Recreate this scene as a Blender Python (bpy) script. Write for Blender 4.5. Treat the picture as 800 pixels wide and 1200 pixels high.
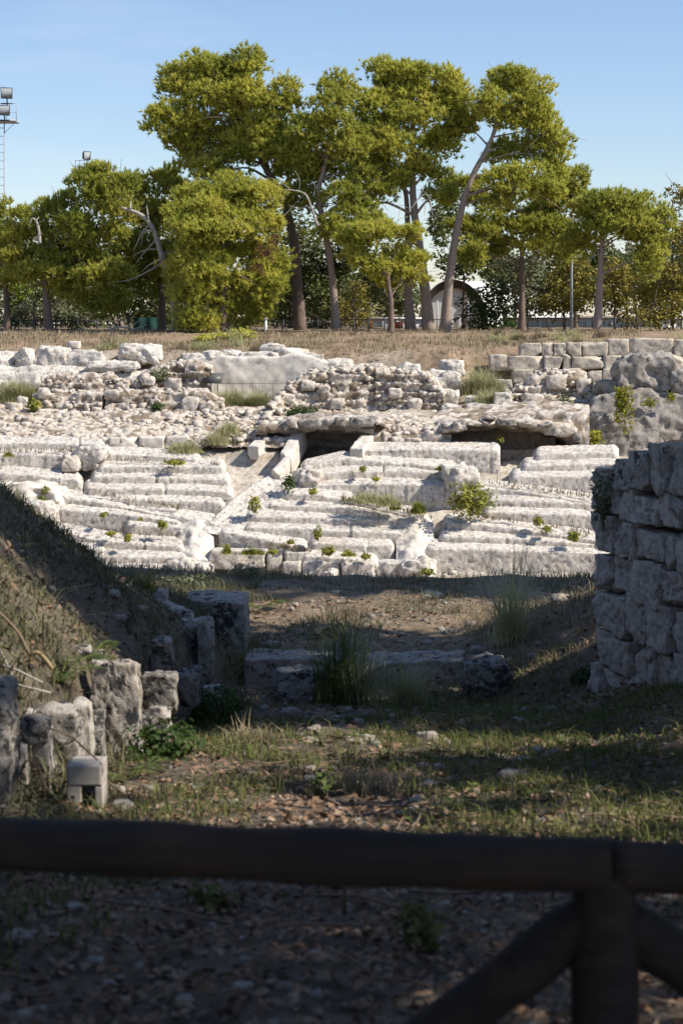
import bpy, math, random
import numpy as np
from mathutils import Vector

for o in list(bpy.data.objects): bpy.data.objects.remove(o)
scene = bpy.context.scene
COL = scene.collection
R = math.radians

# ------------------------------------------------------------------ camera
F_PX = 2100.0                      # focal length in photo pixels (800 x 1200)
CAM = np.array([0.0, 0.0, 1.65])
PITCH = math.atan(230.0 / F_PX)    # looking slightly down; horizon near photo row 370
cd = bpy.data.cameras.new("camera")
cd.sensor_fit = 'VERTICAL'; cd.sensor_height = 36.0; cd.sensor_width = 24.0
cd.lens = F_PX * 36.0 / 1200.0
cd.clip_start = 0.05; cd.clip_end = 9000
cd.dof.use_dof = True; cd.dof.focus_distance = 64.0; cd.dof.aperture_fstop = 5.6
cam = bpy.data.objects.new("camera", cd); COL.objects.link(cam)
cam.location = CAM; cam.rotation_euler = (math.pi / 2 - PITCH, 0, 0)
scene.camera = cam

# ------------------------------------------------------------------ sky, sun, exposure
SUN_EL = R(43); SUN_AZ = R(75)     # azimuth: from straight behind the camera towards its right
S = Vector((math.cos(SUN_EL) * math.sin(SUN_AZ), -math.cos(SUN_EL) * math.cos(SUN_AZ), math.sin(SUN_EL)))
w = bpy.data.worlds.new("World"); scene.world = w; w.use_nodes = True
nt = w.node_tree; nt.nodes.clear()
sky = nt.nodes.new("ShaderNodeTexSky"); sky.sky_type = 'NISHITA'; sky.sun_disc = False
sky.sun_elevation = SUN_EL; sky.sun_rotation = math.atan2(S.x, S.y)
sky.altitude = 0; sky.air_density = 1.0; sky.dust_density = 0.25; sky.ozone_density = 5.0
bg = nt.nodes.new("ShaderNodeBackground"); bg.inputs[1].default_value = 0.105
wo = nt.nodes.new("ShaderNodeOutputWorld")
tint = nt.nodes.new("ShaderNodeMix"); tint.data_type = 'RGBA'; tint.blend_type = 'MULTIPLY'; tint.inputs[0].default_value = 1.0; tint.inputs[7].default_value = (1.13, 1.03, 1.02, 1)
tcw = nt.nodes.new("ShaderNodeTexCoord"); mpw = nt.nodes.new("ShaderNodeMapping"); mpw.inputs["Scale"].default_value = (2.2, 2.2, 14); nzw = nt.nodes.new("ShaderNodeTexNoise"); nzw.inputs["Scale"].default_value = 2.6; nzw.inputs["Detail"].default_value = 6
rpw = nt.nodes.new("ShaderNodeValToRGB"); rpw.color_ramp.elements[0].position = .52; rpw.color_ramp.elements[1].position = .8; rpw.color_ramp.elements[1].color = (.22, .22, .22, 1)   # thin cirrus veil over the whole sky
cir = nt.nodes.new("ShaderNodeMix"); cir.data_type = 'RGBA'; cir.inputs[7].default_value = (5.6, 6.2, 6.8, 1)
nt.links.new(tcw.outputs["Generated"], mpw.inputs[0]); nt.links.new(mpw.outputs[0], nzw.inputs["Vector"]); nt.links.new(nzw.outputs["Fac"], rpw.inputs[0]); nt.links.new(rpw.outputs[0], cir.inputs[0]); nt.links.new(sky.outputs[0], cir.inputs[6])
nt.links.new(cir.outputs[2], tint.inputs[6]); nt.links.new(tint.outputs[2], bg.inputs[0]); nt.links.new(bg.outputs[0], wo.inputs[0])
sd = bpy.data.lights.new("sun", 'SUN'); sd.energy = 4.7; sd.angle = R(0.53); sd.color = (1.0, 0.93, 0.83)
sun = bpy.data.objects.new("sun", sd); COL.objects.link(sun)
sun.rotation_euler = S.to_track_quat('Z', 'Y').to_euler(); sun.location = (40, -20, 60)
vs = scene.view_settings
vs.view_transform = 'Standard'; vs.look = 'None'; vs.exposure = 0.52; vs.gamma = 1.0; vs.use_curve_mapping = False

rng = np.random.default_rng(7)
random.seed(7)

# ------------------------------------------------------------------ helpers
_c, _s = math.cos(PITCH), math.sin(PITCH)
def ray(px, py):
    """direction through a photo pixel, scaled so that its Y is 1"""
    u = (np.asarray(px, float) - 400) / F_PX; v = (600 - np.asarray(py, float)) / F_PX
    y = _c + v * _s; z = -_s + v * _c
    return u / y, z / y
def P(px, py, Y):
    a, b = ray(px, py)
    return np.stack(np.broadcast_arrays(a * Y, np.asarray(Y, float), CAM[2] + b * Y), -1)
def cavea_depth(py):
    """distance of the rising seat bank for a photo row (bank rises 0.63 per metre from 60 m)"""
    _, b = ray(400, py); _, b0 = ray(400, 685)
    z0 = CAM[2] + b0 * 60.0
    return (CAM[2] - z0 + 0.63 * 60) / (0.63 - b)

def _hash(ix, iy, iz, seed):
    h = (ix.astype(np.int64) * 374761393 + iy.astype(np.int64) * 668265263 + iz.astype(np.int64) * 2147483647 + seed * 974634777) & 0xffffffff
    h = ((h ^ (h >> 13)) * 1274126177) & 0xffffffff
    h = (h ^ (h >> 16)) & 0xffffffff
    return h.astype(np.float64) / 4294967295.0
def vnoise(p, seed=0):
    f = np.floor(p); t = p - f; t = t * t * t * (t * (t * 6 - 15) + 10)
    ix, iy, iz = f[..., 0], f[..., 1], f[..., 2]
    r = 0
    for dx in (0, 1):
        wx = t[..., 0] if dx else 1 - t[..., 0]
        for dy in (0, 1):
            wy = t[..., 1] if dy else 1 - t[..., 1]
            for dz in (0, 1):
                wz = t[..., 2] if dz else 1 - t[..., 2]
                r = r + wx * wy * wz * _hash(ix + dx, iy + dy, iz + dz, seed)
    return r * 2 - 1
def fbm(p, seed=0, octaves=4, gain=0.5):
    a, r = 1.0, 0
    for o in range(octaves):
        r = r + a * vnoise(p * (2.03 ** o) + 17.3 * o, seed + o); a *= gain
    return r
def worley(p, seed=0, ids=False):
    f = np.floor(p); best = np.full(p.shape[:-1], 9.0); sec = best.copy()
    for dx in (-1, 0, 1):
        for dy in (-1, 0, 1):
            for dz in (-1, 0, 1):
                cx, cy, cz = f[..., 0] + dx, f[..., 1] + dy, f[..., 2] + dz
                q = np.stack([cx + _hash(cx, cy, cz, seed), cy + _hash(cx, cy, cz, seed + 1), cz + _hash(cx, cy, cz, seed + 2)], -1)
                dd = np.abs(p - q); d = .45 * np.sqrt((dd ** 2).sum(-1)) + .6 * dd.max(-1)
                sec = np.minimum(sec, np.maximum(best, d)); cid = np.where(d < best, _hash(cx, cy, cz, seed + 5), cid) if (dx, dy, dz) != (-1, -1, -1) else _hash(cx, cy, cz, seed + 5); best = np.minimum(best, d)
    return (best, sec, cid) if ids else (best, sec)
def sstep(a, b, x):
    t = np.clip((x - a) / (b - a), 0, 1); return t * t * (3 - 2 * t)

def tag(o, label=None, cat=None, group=None, kind=None):
    if label: o["label"] = label
    if cat: o["category"] = cat
    if group: o["group"] = group
    if kind: o["kind"] = kind
    return o
def empty(name, loc, label, cat, group=None):
    o = bpy.data.objects.new(name, None); COL.objects.link(o)
    o.location = [float(c) for c in loc]; o.empty_display_size = 0.1
    return tag(o, label, cat, group)
def link(name, me, parent=None):
    o = bpy.data.objects.new(name, me); COL.objects.link(o)
    if parent is not None:
        o.parent = parent
        if parent.parent is not None and parent.type != 'EMPTY': pass
    return o
def mk(name, v, faces, mat, parent=None, smooth=False, origin=None):
    """v: (n,3) world coordinates; faces: list of int arrays (k, 3) or (k, 4). Linked as ONE mesh object."""
    v = np.asarray(v, float)
    if isinstance(faces, np.ndarray): faces = [faces]
    if origin is None:
        if parent is not None:
            origin = world_loc(parent)
        else:
            origin = np.array([v[:, 0].mean(), v[:, 1].mean(), v[:, 2].min()])
    origin = np.asarray(origin, float)
    me = bpy.data.meshes.new(name)
    me.vertices.add(len(v)); me.vertices.foreach_set("co", (v - origin).astype(np.float32).ravel())
    fl = [np.asarray(f, np.int32) for f in faces if len(f)]
    loops = np.concatenate([f.ravel() for f in fl]); tot = np.concatenate([np.full(len(f), f.shape[1], np.int32) for f in fl])
    me.loops.add(len(loops)); me.loops.foreach_set("vertex_index", loops)
    me.polygons.add(len(tot)); me.polygons.foreach_set("loop_start", np.concatenate([[0], np.cumsum(tot)[:-1]]).astype(np.int32))
    me.update(calc_edges=True); me.validate()
    me.materials.append(mat)
    if smooth: me.polygons.foreach_set("use_smooth", np.ones(len(me.polygons), bool))
    o = link(name, me, parent)
    if parent is None: o.location = origin
    else: o.location = origin - world_loc(parent)
    return o
def world_loc(o):
    l = np.array(o.location)
    while o.parent is not None:
        o = o.parent; l = l + np.array(o.location)
    return l
def grid_faces(nu, nv, base=0):
    i = np.arange((nu - 1) * (nv - 1)); a = i // (nv - 1) * nv + i % (nv - 1) + base
    return np.stack([a, a + 1, a + nv + 1, a + nv], -1)
def grid_normals(g):
    du = np.gradient(g, axis=0); dv = np.gradient(g, axis=1)
    n = np.cross(du, dv); return n / (np.linalg.norm(n, axis=-1, keepdims=True) + 1e-9)

def tube(path, rad, ns=7, seed=0, rough=0.0):
    path = np.asarray(path, float); n = len(path); rad = np.broadcast_to(rad, n)
    t = np.gradient(path, axis=0); t /= np.linalg.norm(t, axis=1, keepdims=True) + 1e-9
    ref = np.array([0.31, 0.2, 0.93]) if abs(t[:, 2]).mean() < 0.8 else np.array([0.9, 0.3, 0.1])
    a = np.cross(t, ref); a /= np.linalg.norm(a, axis=1, keepdims=True) + 1e-9; b = np.cross(t, a)
    ang = np.arange(ns) * 2 * math.pi / ns
    v = path[:, None] + rad[:, None, None] * (a[:, None] * np.cos(ang)[None, :, None] + b[:, None] * np.sin(ang)[None, :, None])
    if rough:
        v += rough * fbm(v * 6, seed, 2)[..., None] * (v - path[:, None]) / rad[:, None, None]
    i = np.arange((n - 1) * ns); k = i // ns; j = i % ns; jn = (j + 1) % ns
    f = np.stack([k * ns + j, k * ns + jn, (k + 1) * ns + jn, (k + 1) * ns + j], -1)
    v = np.concatenate([v.reshape(-1, 3), path[:1], path[-1:]])
    j = np.arange(ns); jn = (j + 1) % ns; c0, c1 = n * ns, n * ns + 1
    cap = np.concatenate([np.stack([jn, j, np.full(ns, c0)], -1), np.stack([(n - 1) * ns + j, (n - 1) * ns + jn, np.full(ns, c1)], -1)])
    return v, f, cap
def tubes(name, lst, mat, parent=None, ns=7, smooth=True, rough=0.0, origin=None):
    V, Q, T, b = [], [], [], 0
    for k, (p, r) in enumerate(lst):
        v, f, c = tube(p, r, ns, k, rough); V.append(v); Q.append(f + b); T.append(c + b); b += len(v)
    return mk(name, np.concatenate(V), [np.concatenate(Q), np.concatenate(T)], mat, parent, smooth, origin)
def resample(path, n):
    path = np.asarray(path, float); d = np.concatenate([[0], np.cumsum(np.linalg.norm(np.diff(path, axis=0), axis=1))])
    t = np.linspace(0, d[-1], n); p = np.stack([np.interp(t, d, path[:, i]) for i in range(path.shape[1])], -1)
    for _ in range(max(1, n // 8)): p[1:-1] = 0.25 * p[:-2] + 0.5 * p[1:-1] + 0.25 * p[2:]
    return p
def boxes(lst):
    """lst of (centre, half size, rotz) -> verts, quads"""
    V, Q, b = [], [], 0
    c8 = np.array([[x, y, z] for x in (-1, 1) for y in (-1, 1) for z in (-1, 1)], float)
    fq = np.array([[0, 1, 3, 2], [4, 6, 7, 5], [0, 4, 5, 1], [2, 3, 7, 6], [0, 2, 6, 4], [1, 5, 7, 3]])
    for c, h, rz in lst:
        p = c8 * np.asarray(h); cs, sn = math.cos(rz), math.sin(rz)
        p = np.stack([p[:, 0] * cs - p[:, 1] * sn, p[:, 0] * sn + p[:, 1] * cs, p[:, 2]], -1) + np.asarray(c)
        V.append(p); Q.append(fq + b); b += 8
    return np.concatenate(V), np.concatenate(Q)

# ---- rocks: a cube grid pulled towards a sphere, cut by random planes, eroded by noise
_cube_cache = {}
def cube_grid(n):
    if n in _cube_cache: return _cube_cache[n]
    t = np.linspace(-1, 1, n + 1); key = {}; V = []; Q = []
    def idx(p):
        k = tuple(np.round(p, 5))
        if k not in key: key[k] = len(V); V.append(p)
        return key[k]
    for ax in range(3):
        for sg in (-1, 1):
            for i in range(n):
                for j in range(n):
                    q = []
                    for a, b in ((i, j), (i + 1, j), (i + 1, j + 1), (i, j + 1)):
                        p = [0, 0, 0]; p[ax] = sg; p[(ax + 1) % 3] = t[a]; p[(ax + 2) % 3] = t[b]; q.append(idx(p))
                    Q.append(q if sg > 0 else q[::-1])
    _cube_cache[n] = (np.array(V, float), np.array(Q)); return _cube_cache[n]
def rock_verts(half, seed, n=8, block=0.75, cuts=5, rough=0.05, freq=2.5, pits=0.0, grooves=0.0):
    c, q = cube_grid(n); half = np.asarray(half, float)
    sph = c / np.linalg.norm(c, axis=1, keepdims=True)
    p = (block * c + (1 - block) * sph * 1.15)
    rg = np.random.default_rng(seed)
    for _ in range(cuts):
        d = rg.normal(size=3); d /= np.linalg.norm(d); h = rg.uniform(0.72, 1.0) * (1 + 0.45 * block)
        e = p @ d - h; p = p - np.outer(np.maximum(e, 0), d)
    p = p * half; m = half.min()
    nrm = sph
    big = np.stack([fbm(p / half.mean() * 0.9 + seed * 1.3 + 40 * a, seed + 50 + a, 2) for a in range(3)], -1)
    p = p + big * (rough * 1.3 * half)[None]
    s = fbm(p * freq / m * 0.5 + seed * 3.7, seed, 5, .58)
    p = p + nrm * (s * rough * m * 2)[:, None]
    if pits:
        f1, _ = worley(p * freq / m * 1.6 + seed, seed); p = p - nrm * (np.maximum(0, 0.45 - f1) * pits * m * 2)[:, None]
    if grooves:
        g = p.copy(); g[:, 2] *= .35; r1 = np.abs(fbm(g * 4.2 + seed, seed + 8, 4, .6)); r2 = np.abs(fbm(p * 7.5 + seed * 2, seed + 6, 3, .6))
        p = p - nrm * np.array([1, 1, .35]) * (grooves * (.34 * np.maximum(0, .22 - r1) + .16 * np.maximum(0, .25 - r2)))[:, None]
    return p, q
def rock(name, c, half, mat, parent=None, seed=None, n=8, block=0.75, cuts=5, rough=0.05, freq=2.5, pits=0.0, rz=0.0, tilt=(0, 0), smooth=True, grooves=0.0):
    if seed is None: seed = int(rng.integers(1, 9999))
    p, q = rock_verts(half, seed, n, block, cuts, rough, freq, pits, grooves)
    from mathutils import Euler
    M = np.array(Euler((tilt[0], tilt[1], rz)).to_matrix())
    return mk(name, p @ M.T + np.asarray(c, float), q, mat, parent, smooth)
def rocks_joined(name, pts, sizes, mat, parent=None, seed=1, nvar=10, n=2, block=0.55, squash=0.75):
    """many small stones as one mesh"""; block = .62
    rg = np.random.default_rng(seed); N = len(pts)
    var = [rock_verts((1, 1, squash), seed * 31 + k, n, block, 9, 0.14, 2.0) for k in range(nvar)]
    nvv = len(var[0][0]); q = var[0][1]
    V = np.stack([v[0] for v in var])[rg.integers(0, nvar, N)]
    a = rg.uniform(0, 6.28, N); ca, sa = np.cos(a)[:, None], np.sin(a)[:, None]
    V = V * (np.asarray(sizes)[:, None, None]) * rg.uniform(0.7, 1.3, (N, 1, 3))
    V = np.stack([V[..., 0] * ca - V[..., 1] * sa, V[..., 0] * sa + V[..., 1] * ca, V[..., 2]], -1) + np.asarray(pts)[:, None]
    F = (q[None] + (np.arange(N) * nvv)[:, None, None]).reshape(-1, 4)
    return mk(name, V.reshape(-1, 3), F, mat, parent, False)

# ---- eroded surfaces swept from columns of (row, distance) points
def patch(name, cols, mat, parent=None, res=0.07, smooth_v=3, amp=(0.05, 1.6), amp2=(0.02, 6.0), cob=None, seed=0, endtaper=0.0, erode=0.0, joints=0.0, strata=0.0, flat=False):
    cols = sorted(cols, key=lambda c: c[0]); K = len(cols[0][1])
    xs = np.array([c[0] for c in cols], float)
    C = np.stack([P(np.full(K, c[0]), np.array([p[0] for p in c[1]]), np.array([p[1] for p in c[1]])) for c in cols])
    seg = np.linalg.norm(np.diff(C, axis=0), axis=2).mean(1); d = np.concatenate([[0], np.cumsum(seg)])
    nu = max(4, int(d[-1] / res)); t = np.linspace(0, d[-1], nu)
    G = np.stack([[np.interp(t, d, C[:, k, i]) for i in range(3)] for k in range(K)], 0).transpose(2, 0, 1)
    out = []
    for k in range(K - 1):
        L = np.linalg.norm(C[:, k + 1] - C[:, k], axis=1).mean(); m = max(2, int(L / res))
        s = np.linspace(0, 1, m, endpoint=(k == K - 2))
        out.append(G[:, k:k + 1] * (1 - s)[None, :, None] + G[:, k + 1:k + 2] * s[None, :, None])
    G = np.concatenate(out, 1)
    for _ in range(smooth_v): G[:, 1:-1] = 0.25 * G[:, :-2] + 0.5 * G[:, 1:-1] + 0.25 * G[:, 2:]
    cut = np.zeros(nu)
    if joints:   # separate stones: every length is set a little differently, with an open joint between
        rgj = np.random.default_rng(seed + 77); x = 0.0; dy = np.zeros(nu); dz = np.zeros(nu)
        while x < t[-1]:
            L_ = rgj.uniform(1.8, 5.5); m = (t >= x) & (t < x + L_); dy[m] = rgj.normal(0, joints); dz[m] = rgj.normal(0, joints * .6) + rgj.normal(0, joints * .35) * (t[m] - x - L_ / 2)
            k_ = np.argmin(np.abs(t - x)); cut[k_] = rgj.uniform(.3, 1) if x > 0 else 0; x += L_
        G[..., 1] += dy[:, None]; G[..., 2] += dz[:, None]
    N = grid_normals(G)
    if N[..., 1].mean() > 0 or (abs(N[..., 1].mean()) < .05 and N[..., 2].mean() < 0): flip = True; N = -N
    else: flip = False
    dsp = amp[0] * fbm(G * amp[1] + seed * 5.1, seed, 3) + amp2[0] * fbm(G * amp2[1] + seed, seed + 9, 3)
    if cob:
        fq = cob[1] * np.where(vnoise(G * .6 + 3, seed + 2) > .1, .62, 1.15)[..., None]
        f1, f2, cid = worley(G * np.array([.8, 1, 1.45]) * fq + 0.3 * fbm(G * cob[1] * .8, seed, 2)[..., None], seed, True)
        joint = np.clip(1.1 - (f2 - f1) * 5, 0, 1) * sstep(-.3, .2, fbm(G * 1.3, seed + 7, 2)) + .85 * (cid < .3)
        joint = np.clip(joint, 0, 1)
        dsp = dsp + cob[0] * (np.clip((f2 - f1) * 4.5, 0, 1) * (.35 + .9 * cid) - .6)
    if strata:
        lv = (G[..., 2] + .12 * fbm(G * .5, seed + 3, 3)) * 2.7; fr = lv - np.floor(lv); dsp = dsp + strata * (np.clip(fr * 1.3, 0, 1) - .5) * (.4 + .9 * _hash(np.floor(lv), np.floor(G[..., 0] * .7 + np.floor(lv) * .37), 0 * lv, seed))
    dsp = dsp - .09 * cut[:, None]
    G = G + N * dsp[..., None]
    if erode:   # bites out of the edge and vertical solution grooves down the face
        q = G.copy(); q[..., 2] *= .3; gr = np.abs(fbm(q * 2.6 + seed, seed + 3, 4, .6))
        edge = np.clip(1 - np.abs(np.linspace(0, 1, G.shape[1]) - .52) * 3.2, 0, 1)[None]
        bite = np.maximum(0, fbm(G * np.array([.55, .55, .2]) + 9 * seed, seed + 4, 4, .6) - .22)
        pit = np.maximum(0, fbm(G * 7 + seed, seed + 5, 2) - .45)
        G = G - N * (erode * .5 * np.maximum(0, .16 - gr) + erode * .9 * bite * edge + erode * .5 * pit)[..., None]
    if endtaper:
        for e, ends in ((0, t), (1, t[-1] - t)):
            k = np.clip(1 - ends / endtaper, 0, 1)[:, None]
            G[..., 2] -= (k ** 2) * 0.18; G[..., 1] += (k ** 2) * 0.1
    # close the ends with side walls running back into the bank
    back = G.copy(); nu, nv = G.shape[:2]
    v = G.reshape(-1, 3); f = grid_faces(nu, nv)
    sides = []; b = len(v)
    for e in (0, nu - 1):
        r = G[e].copy(); r2 = r.copy(); r2[:, 1] += 0.9; r2[:, 2] -= 0.3
        r2[0] = r[0]; r2[-1] = r[-1] + np.array([0, 0.9, 0])
        v = np.concatenate([v, r, r2]); i = np.arange(nv - 1)
        sides.append(np.stack([b + i, b + i + 1, b + nv + i + 1, b + nv + i], -1)); b += 2 * nv
    F = [f if not flip else f[:, ::-1]] + sides
    o = mk(name, v, F, mat, parent, not flat)
    if cob:
        j = np.zeros(len(v)); j[:joint.size] = joint.ravel(); a = o.data.color_attributes.new("joint", 'FLOAT_COLOR', 'POINT')
        a.data.foreach_set("color", np.stack([j, j, j, 1 + 0 * j], -1).astype(np.float32).ravel())
    return o

# ---- vegetation
def tri_blades(base, tip, wid, side):
    a = base - side * wid[:, None]; b = base + side * wid[:, None]
    V = np.stack([a, b, tip], 1).reshape(-1, 3); return V, np.arange(len(V)).reshape(-1, 3)
def grass_mesh(pts, h, w, lean=0.35, seed=1, bend=0.5):
    """bent blades: a quad and a tip triangle each"""
    rg = np.random.default_rng(seed); n = len(pts); h = np.asarray(h) * rg.uniform(0.6, 1.25, n); a = rg.uniform(0, 6.28, n)
    d = np.stack([np.cos(a), np.sin(a), 0 * a], -1); sd = np.stack([-np.sin(a + rg.normal(0, .8, n)), np.cos(a), 0 * a], -1)
    ln = np.abs(rg.normal(0, lean, n)) * h
    mid = pts + np.stack([0 * h, 0 * h, h * 0.6], -1) + d * (ln * (0.35))[:, None]
    tip = pts + np.stack([0 * h, 0 * h, h * (1 - 0.25 * np.minimum(1, ln / h))], -1) + d * (ln * (1 + bend))[:, None]
    w = np.asarray(w) * np.ones(n)
    V = np.stack([pts - sd * w[:, None], pts + sd * w[:, None], mid + sd * w[:, None] * .75, mid - sd * w[:, None] * .75, tip], 1).reshape(-1, 3)
    k = np.arange(n) * 5
    return V, [np.stack([k, k + 1, k + 2, k + 3], -1), np.stack([k + 3, k + 2, k + 4], -1)]
def tuft_mesh(c, out, length, width, k, seed, spread=0.75):
    """needle tufts: k slim triangles fanning from each point"""
    rg = np.random.default_rng(seed); n = len(c)
    dirs = out[:, None] + rg.normal(0, spread, (n, k, 3)); dirs /= np.linalg.norm(dirs, axis=-1, keepdims=True)
    L = length * rg.uniform(0.7, 1.3, (n, k, 1)); sd = np.cross(dirs, rg.normal(size=(n, k, 3))); sd /= np.linalg.norm(sd, axis=-1, keepdims=True) + 1e-6
    b = np.broadcast_to(c[:, None], dirs.shape) - dirs * L * 0.25
    V = np.stack([b - sd * width, b + sd * width, b + dirs * L * 1.25], 2).reshape(-1, 3)
    return V, np.arange(len(V)).reshape(-1, 3)
def leaf_mesh(c, size, seed, up=0.4, out=None):
    """diamond-shaped leaves folded a little"""
    rg = np.random.default_rng(seed); n = len(c); size = np.asarray(size) * rg.uniform(0.7, 1.3, n)
    nr = rg.normal(size=(n, 3)); nr[:, 2] = np.abs(nr[:, 2]) + up
    if out is not None: nr += out
    nr /= np.linalg.norm(nr, axis=1, keepdims=True)
    a = np.cross(nr, rg.normal(size=(n, 3))); a /= np.linalg.norm(a, axis=1, keepdims=True); b = np.cross(nr, a)
    s = size[:, None]
    V = np.stack([c - a * s * .55, c + b * s * .32 + nr * s * .08, c + a * s * .6, c - b * s * .32 + nr * s * .08], 1).reshape(-1, 3)
    k = np.arange(n) * 4
    return V, np.concatenate([np.stack([k, k + 1, k + 2], -1), np.stack([k, k + 2, k + 3], -1)])
def puff_points(puffs, dens, seed, sub=0.52, nsub=9, flat=0.95, shell=(0.72, 1.0), down=0.35):
    """puffs (n,6): centre, radii -> points and outward directions on the shells of small clumps set round each puff"""
    rg = np.random.default_rng(seed); PT, OD = [], []
    for (cx, cy, cz, rx, ry, rz) in puffs:
        r = np.array([rx, ry, rz])
        d = rg.normal(size=(nsub, 3)); d /= np.linalg.norm(d, axis=1, keepdims=True)
        cc = np.array([cx, cy, cz]) + d * r * rg.uniform(0.5, 0.85, (nsub, 1)); cc[0] = (cx, cy, cz)
        sr = r[None] * sub * rg.uniform(0.7, 1.35, (nsub, 1)) * np.array([1, 1, flat]); sr = np.maximum(sr, .16); sr[0] *= .8
        area = 4 * math.pi * ((sr.prod(1)) ** (2 / 3.)); m = np.maximum(6, (area * dens).astype(int))
        for k in range(nsub):
            q = rg.normal(size=(m[k], 3)); q /= np.linalg.norm(q, axis=1, keepdims=True)
            flipm = (q[:, 2] < -0.1) & (rg.random(m[k]) > down); q[flipm, 2] *= -1
            rad = rg.uniform(shell[0], shell[1], (m[k], 1)) * (1 + 0.18 * rg.normal(size=(m[k], 1)))
            PT.append(cc[k] + q * sr[k] * rad); OD.append(q)
    return np.concatenate(PT), np.concatenate(OD)

# ------------------------------------------------------------------ materials
def nodes(name):
    m = bpy.data.materials.new(name); m.use_nodes = True; t = m.node_tree; t.nodes.clear()
    out = t.nodes.new("ShaderNodeOutputMaterial"); return m, t, out
def N(t, typ, **kw):
    n = t.nodes.new(typ)
    for k, v in kw.items():
        if k.startswith("i_"): n.inputs[k[2:].replace("_", " ")].default_value = v
        else: setattr(n, k, v)
    return n
def pos(t): return N(t, "ShaderNodeNewGeometry").outputs["Position"]
def noise(t, vec, scale, detail=4, rough=0.6, dist=0.0):
    n = N(t, "ShaderNodeTexNoise"); n.inputs["Scale"].default_value = scale; n.inputs["Detail"].default_value = detail
    n.inputs["Roughness"].default_value = rough; n.inputs["Distortion"].default_value = dist; t.links.new(vec, n.inputs["Vector"]); return n.outputs["Fac"]
def ramp(t, fac, stops):
    r = N(t, "ShaderNodeValToRGB"); e = r.color_ramp.elements
    while len(e) < len(stops): e.new(0.5)
    for k, (p, c) in enumerate(stops): e[k].position = p; e[k].color = (*c, 1) if len(c) == 3 else c
    t.links.new(fac, r.inputs[0]); return r.outputs[0]
def mix(t, fac, a, b, mode='MIX'):
    m = N(t, "ShaderNodeMix", data_type='RGBA', blend_type=mode)
    for s, v in ((0, fac), (6, a), (7, b)):
        if isinstance(v, (int, float)): m.inputs[s].default_value = v
        elif isinstance(v, tuple): m.inputs[s].default_value = (*v, 1)
        else: t.links.new(v, m.inputs[s])
    return m.outputs[2]
def mth(t, op, a, b=0.5, clamp=False):
    m = N(t, "ShaderNodeMath", operation=op, use_clamp=clamp)
    for s, v in ((0, a), (1, b)):
        if isinstance(v, (int, float)): m.inputs[s].default_value = v
        else: t.links.new(v, m.inputs[s])
    return m.outputs[0]
def scalev(t, vec, s):
    m = N(t, "ShaderNodeVectorMath", operation='MULTIPLY'); m.inputs[1].default_value = s; t.links.new(vec, m.inputs[0]); return m.outputs[0]
def finish(t, out, col, rough=0.9, bump=None, bstr=0.4, bdist=0.02, transl=None, spec=0.25):
    b = N(t, "ShaderNodeBsdfPrincipled"); b.inputs["Specular IOR Level"].default_value = spec
    if isinstance(col, tuple): b.inputs["Base Color"].default_value = (*col, 1)
    else: t.links.new(col, b.inputs["Base Color"])
    b.inputs["Roughness"].default_value = rough
    if bump is not None:
        bn = N(t, "ShaderNodeBump"); bn.inputs["Strength"].default_value = bstr; bn.inputs["Distance"].default_value = bdist
        t.links.new(bump, bn.inputs["Height"]); t.links.new(bn.outputs[0], b.inputs["Normal"])
    s = b.outputs[0]
    if transl:
        tr = N(t, "ShaderNodeBsdfTranslucent")
        if isinstance(col, tuple): tr.inputs[0].default_value = (*col, 1)
        else: t.links.new(col, tr.inputs[0])
        mx = N(t, "ShaderNodeMixShader"); mx.inputs[0].default_value = transl
        t.links.new(s, mx.inputs[1]); t.links.new(tr.outputs[0], mx.inputs[2]); s = mx.outputs[0]
    t.links.new(s, out.inputs[0])

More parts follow.
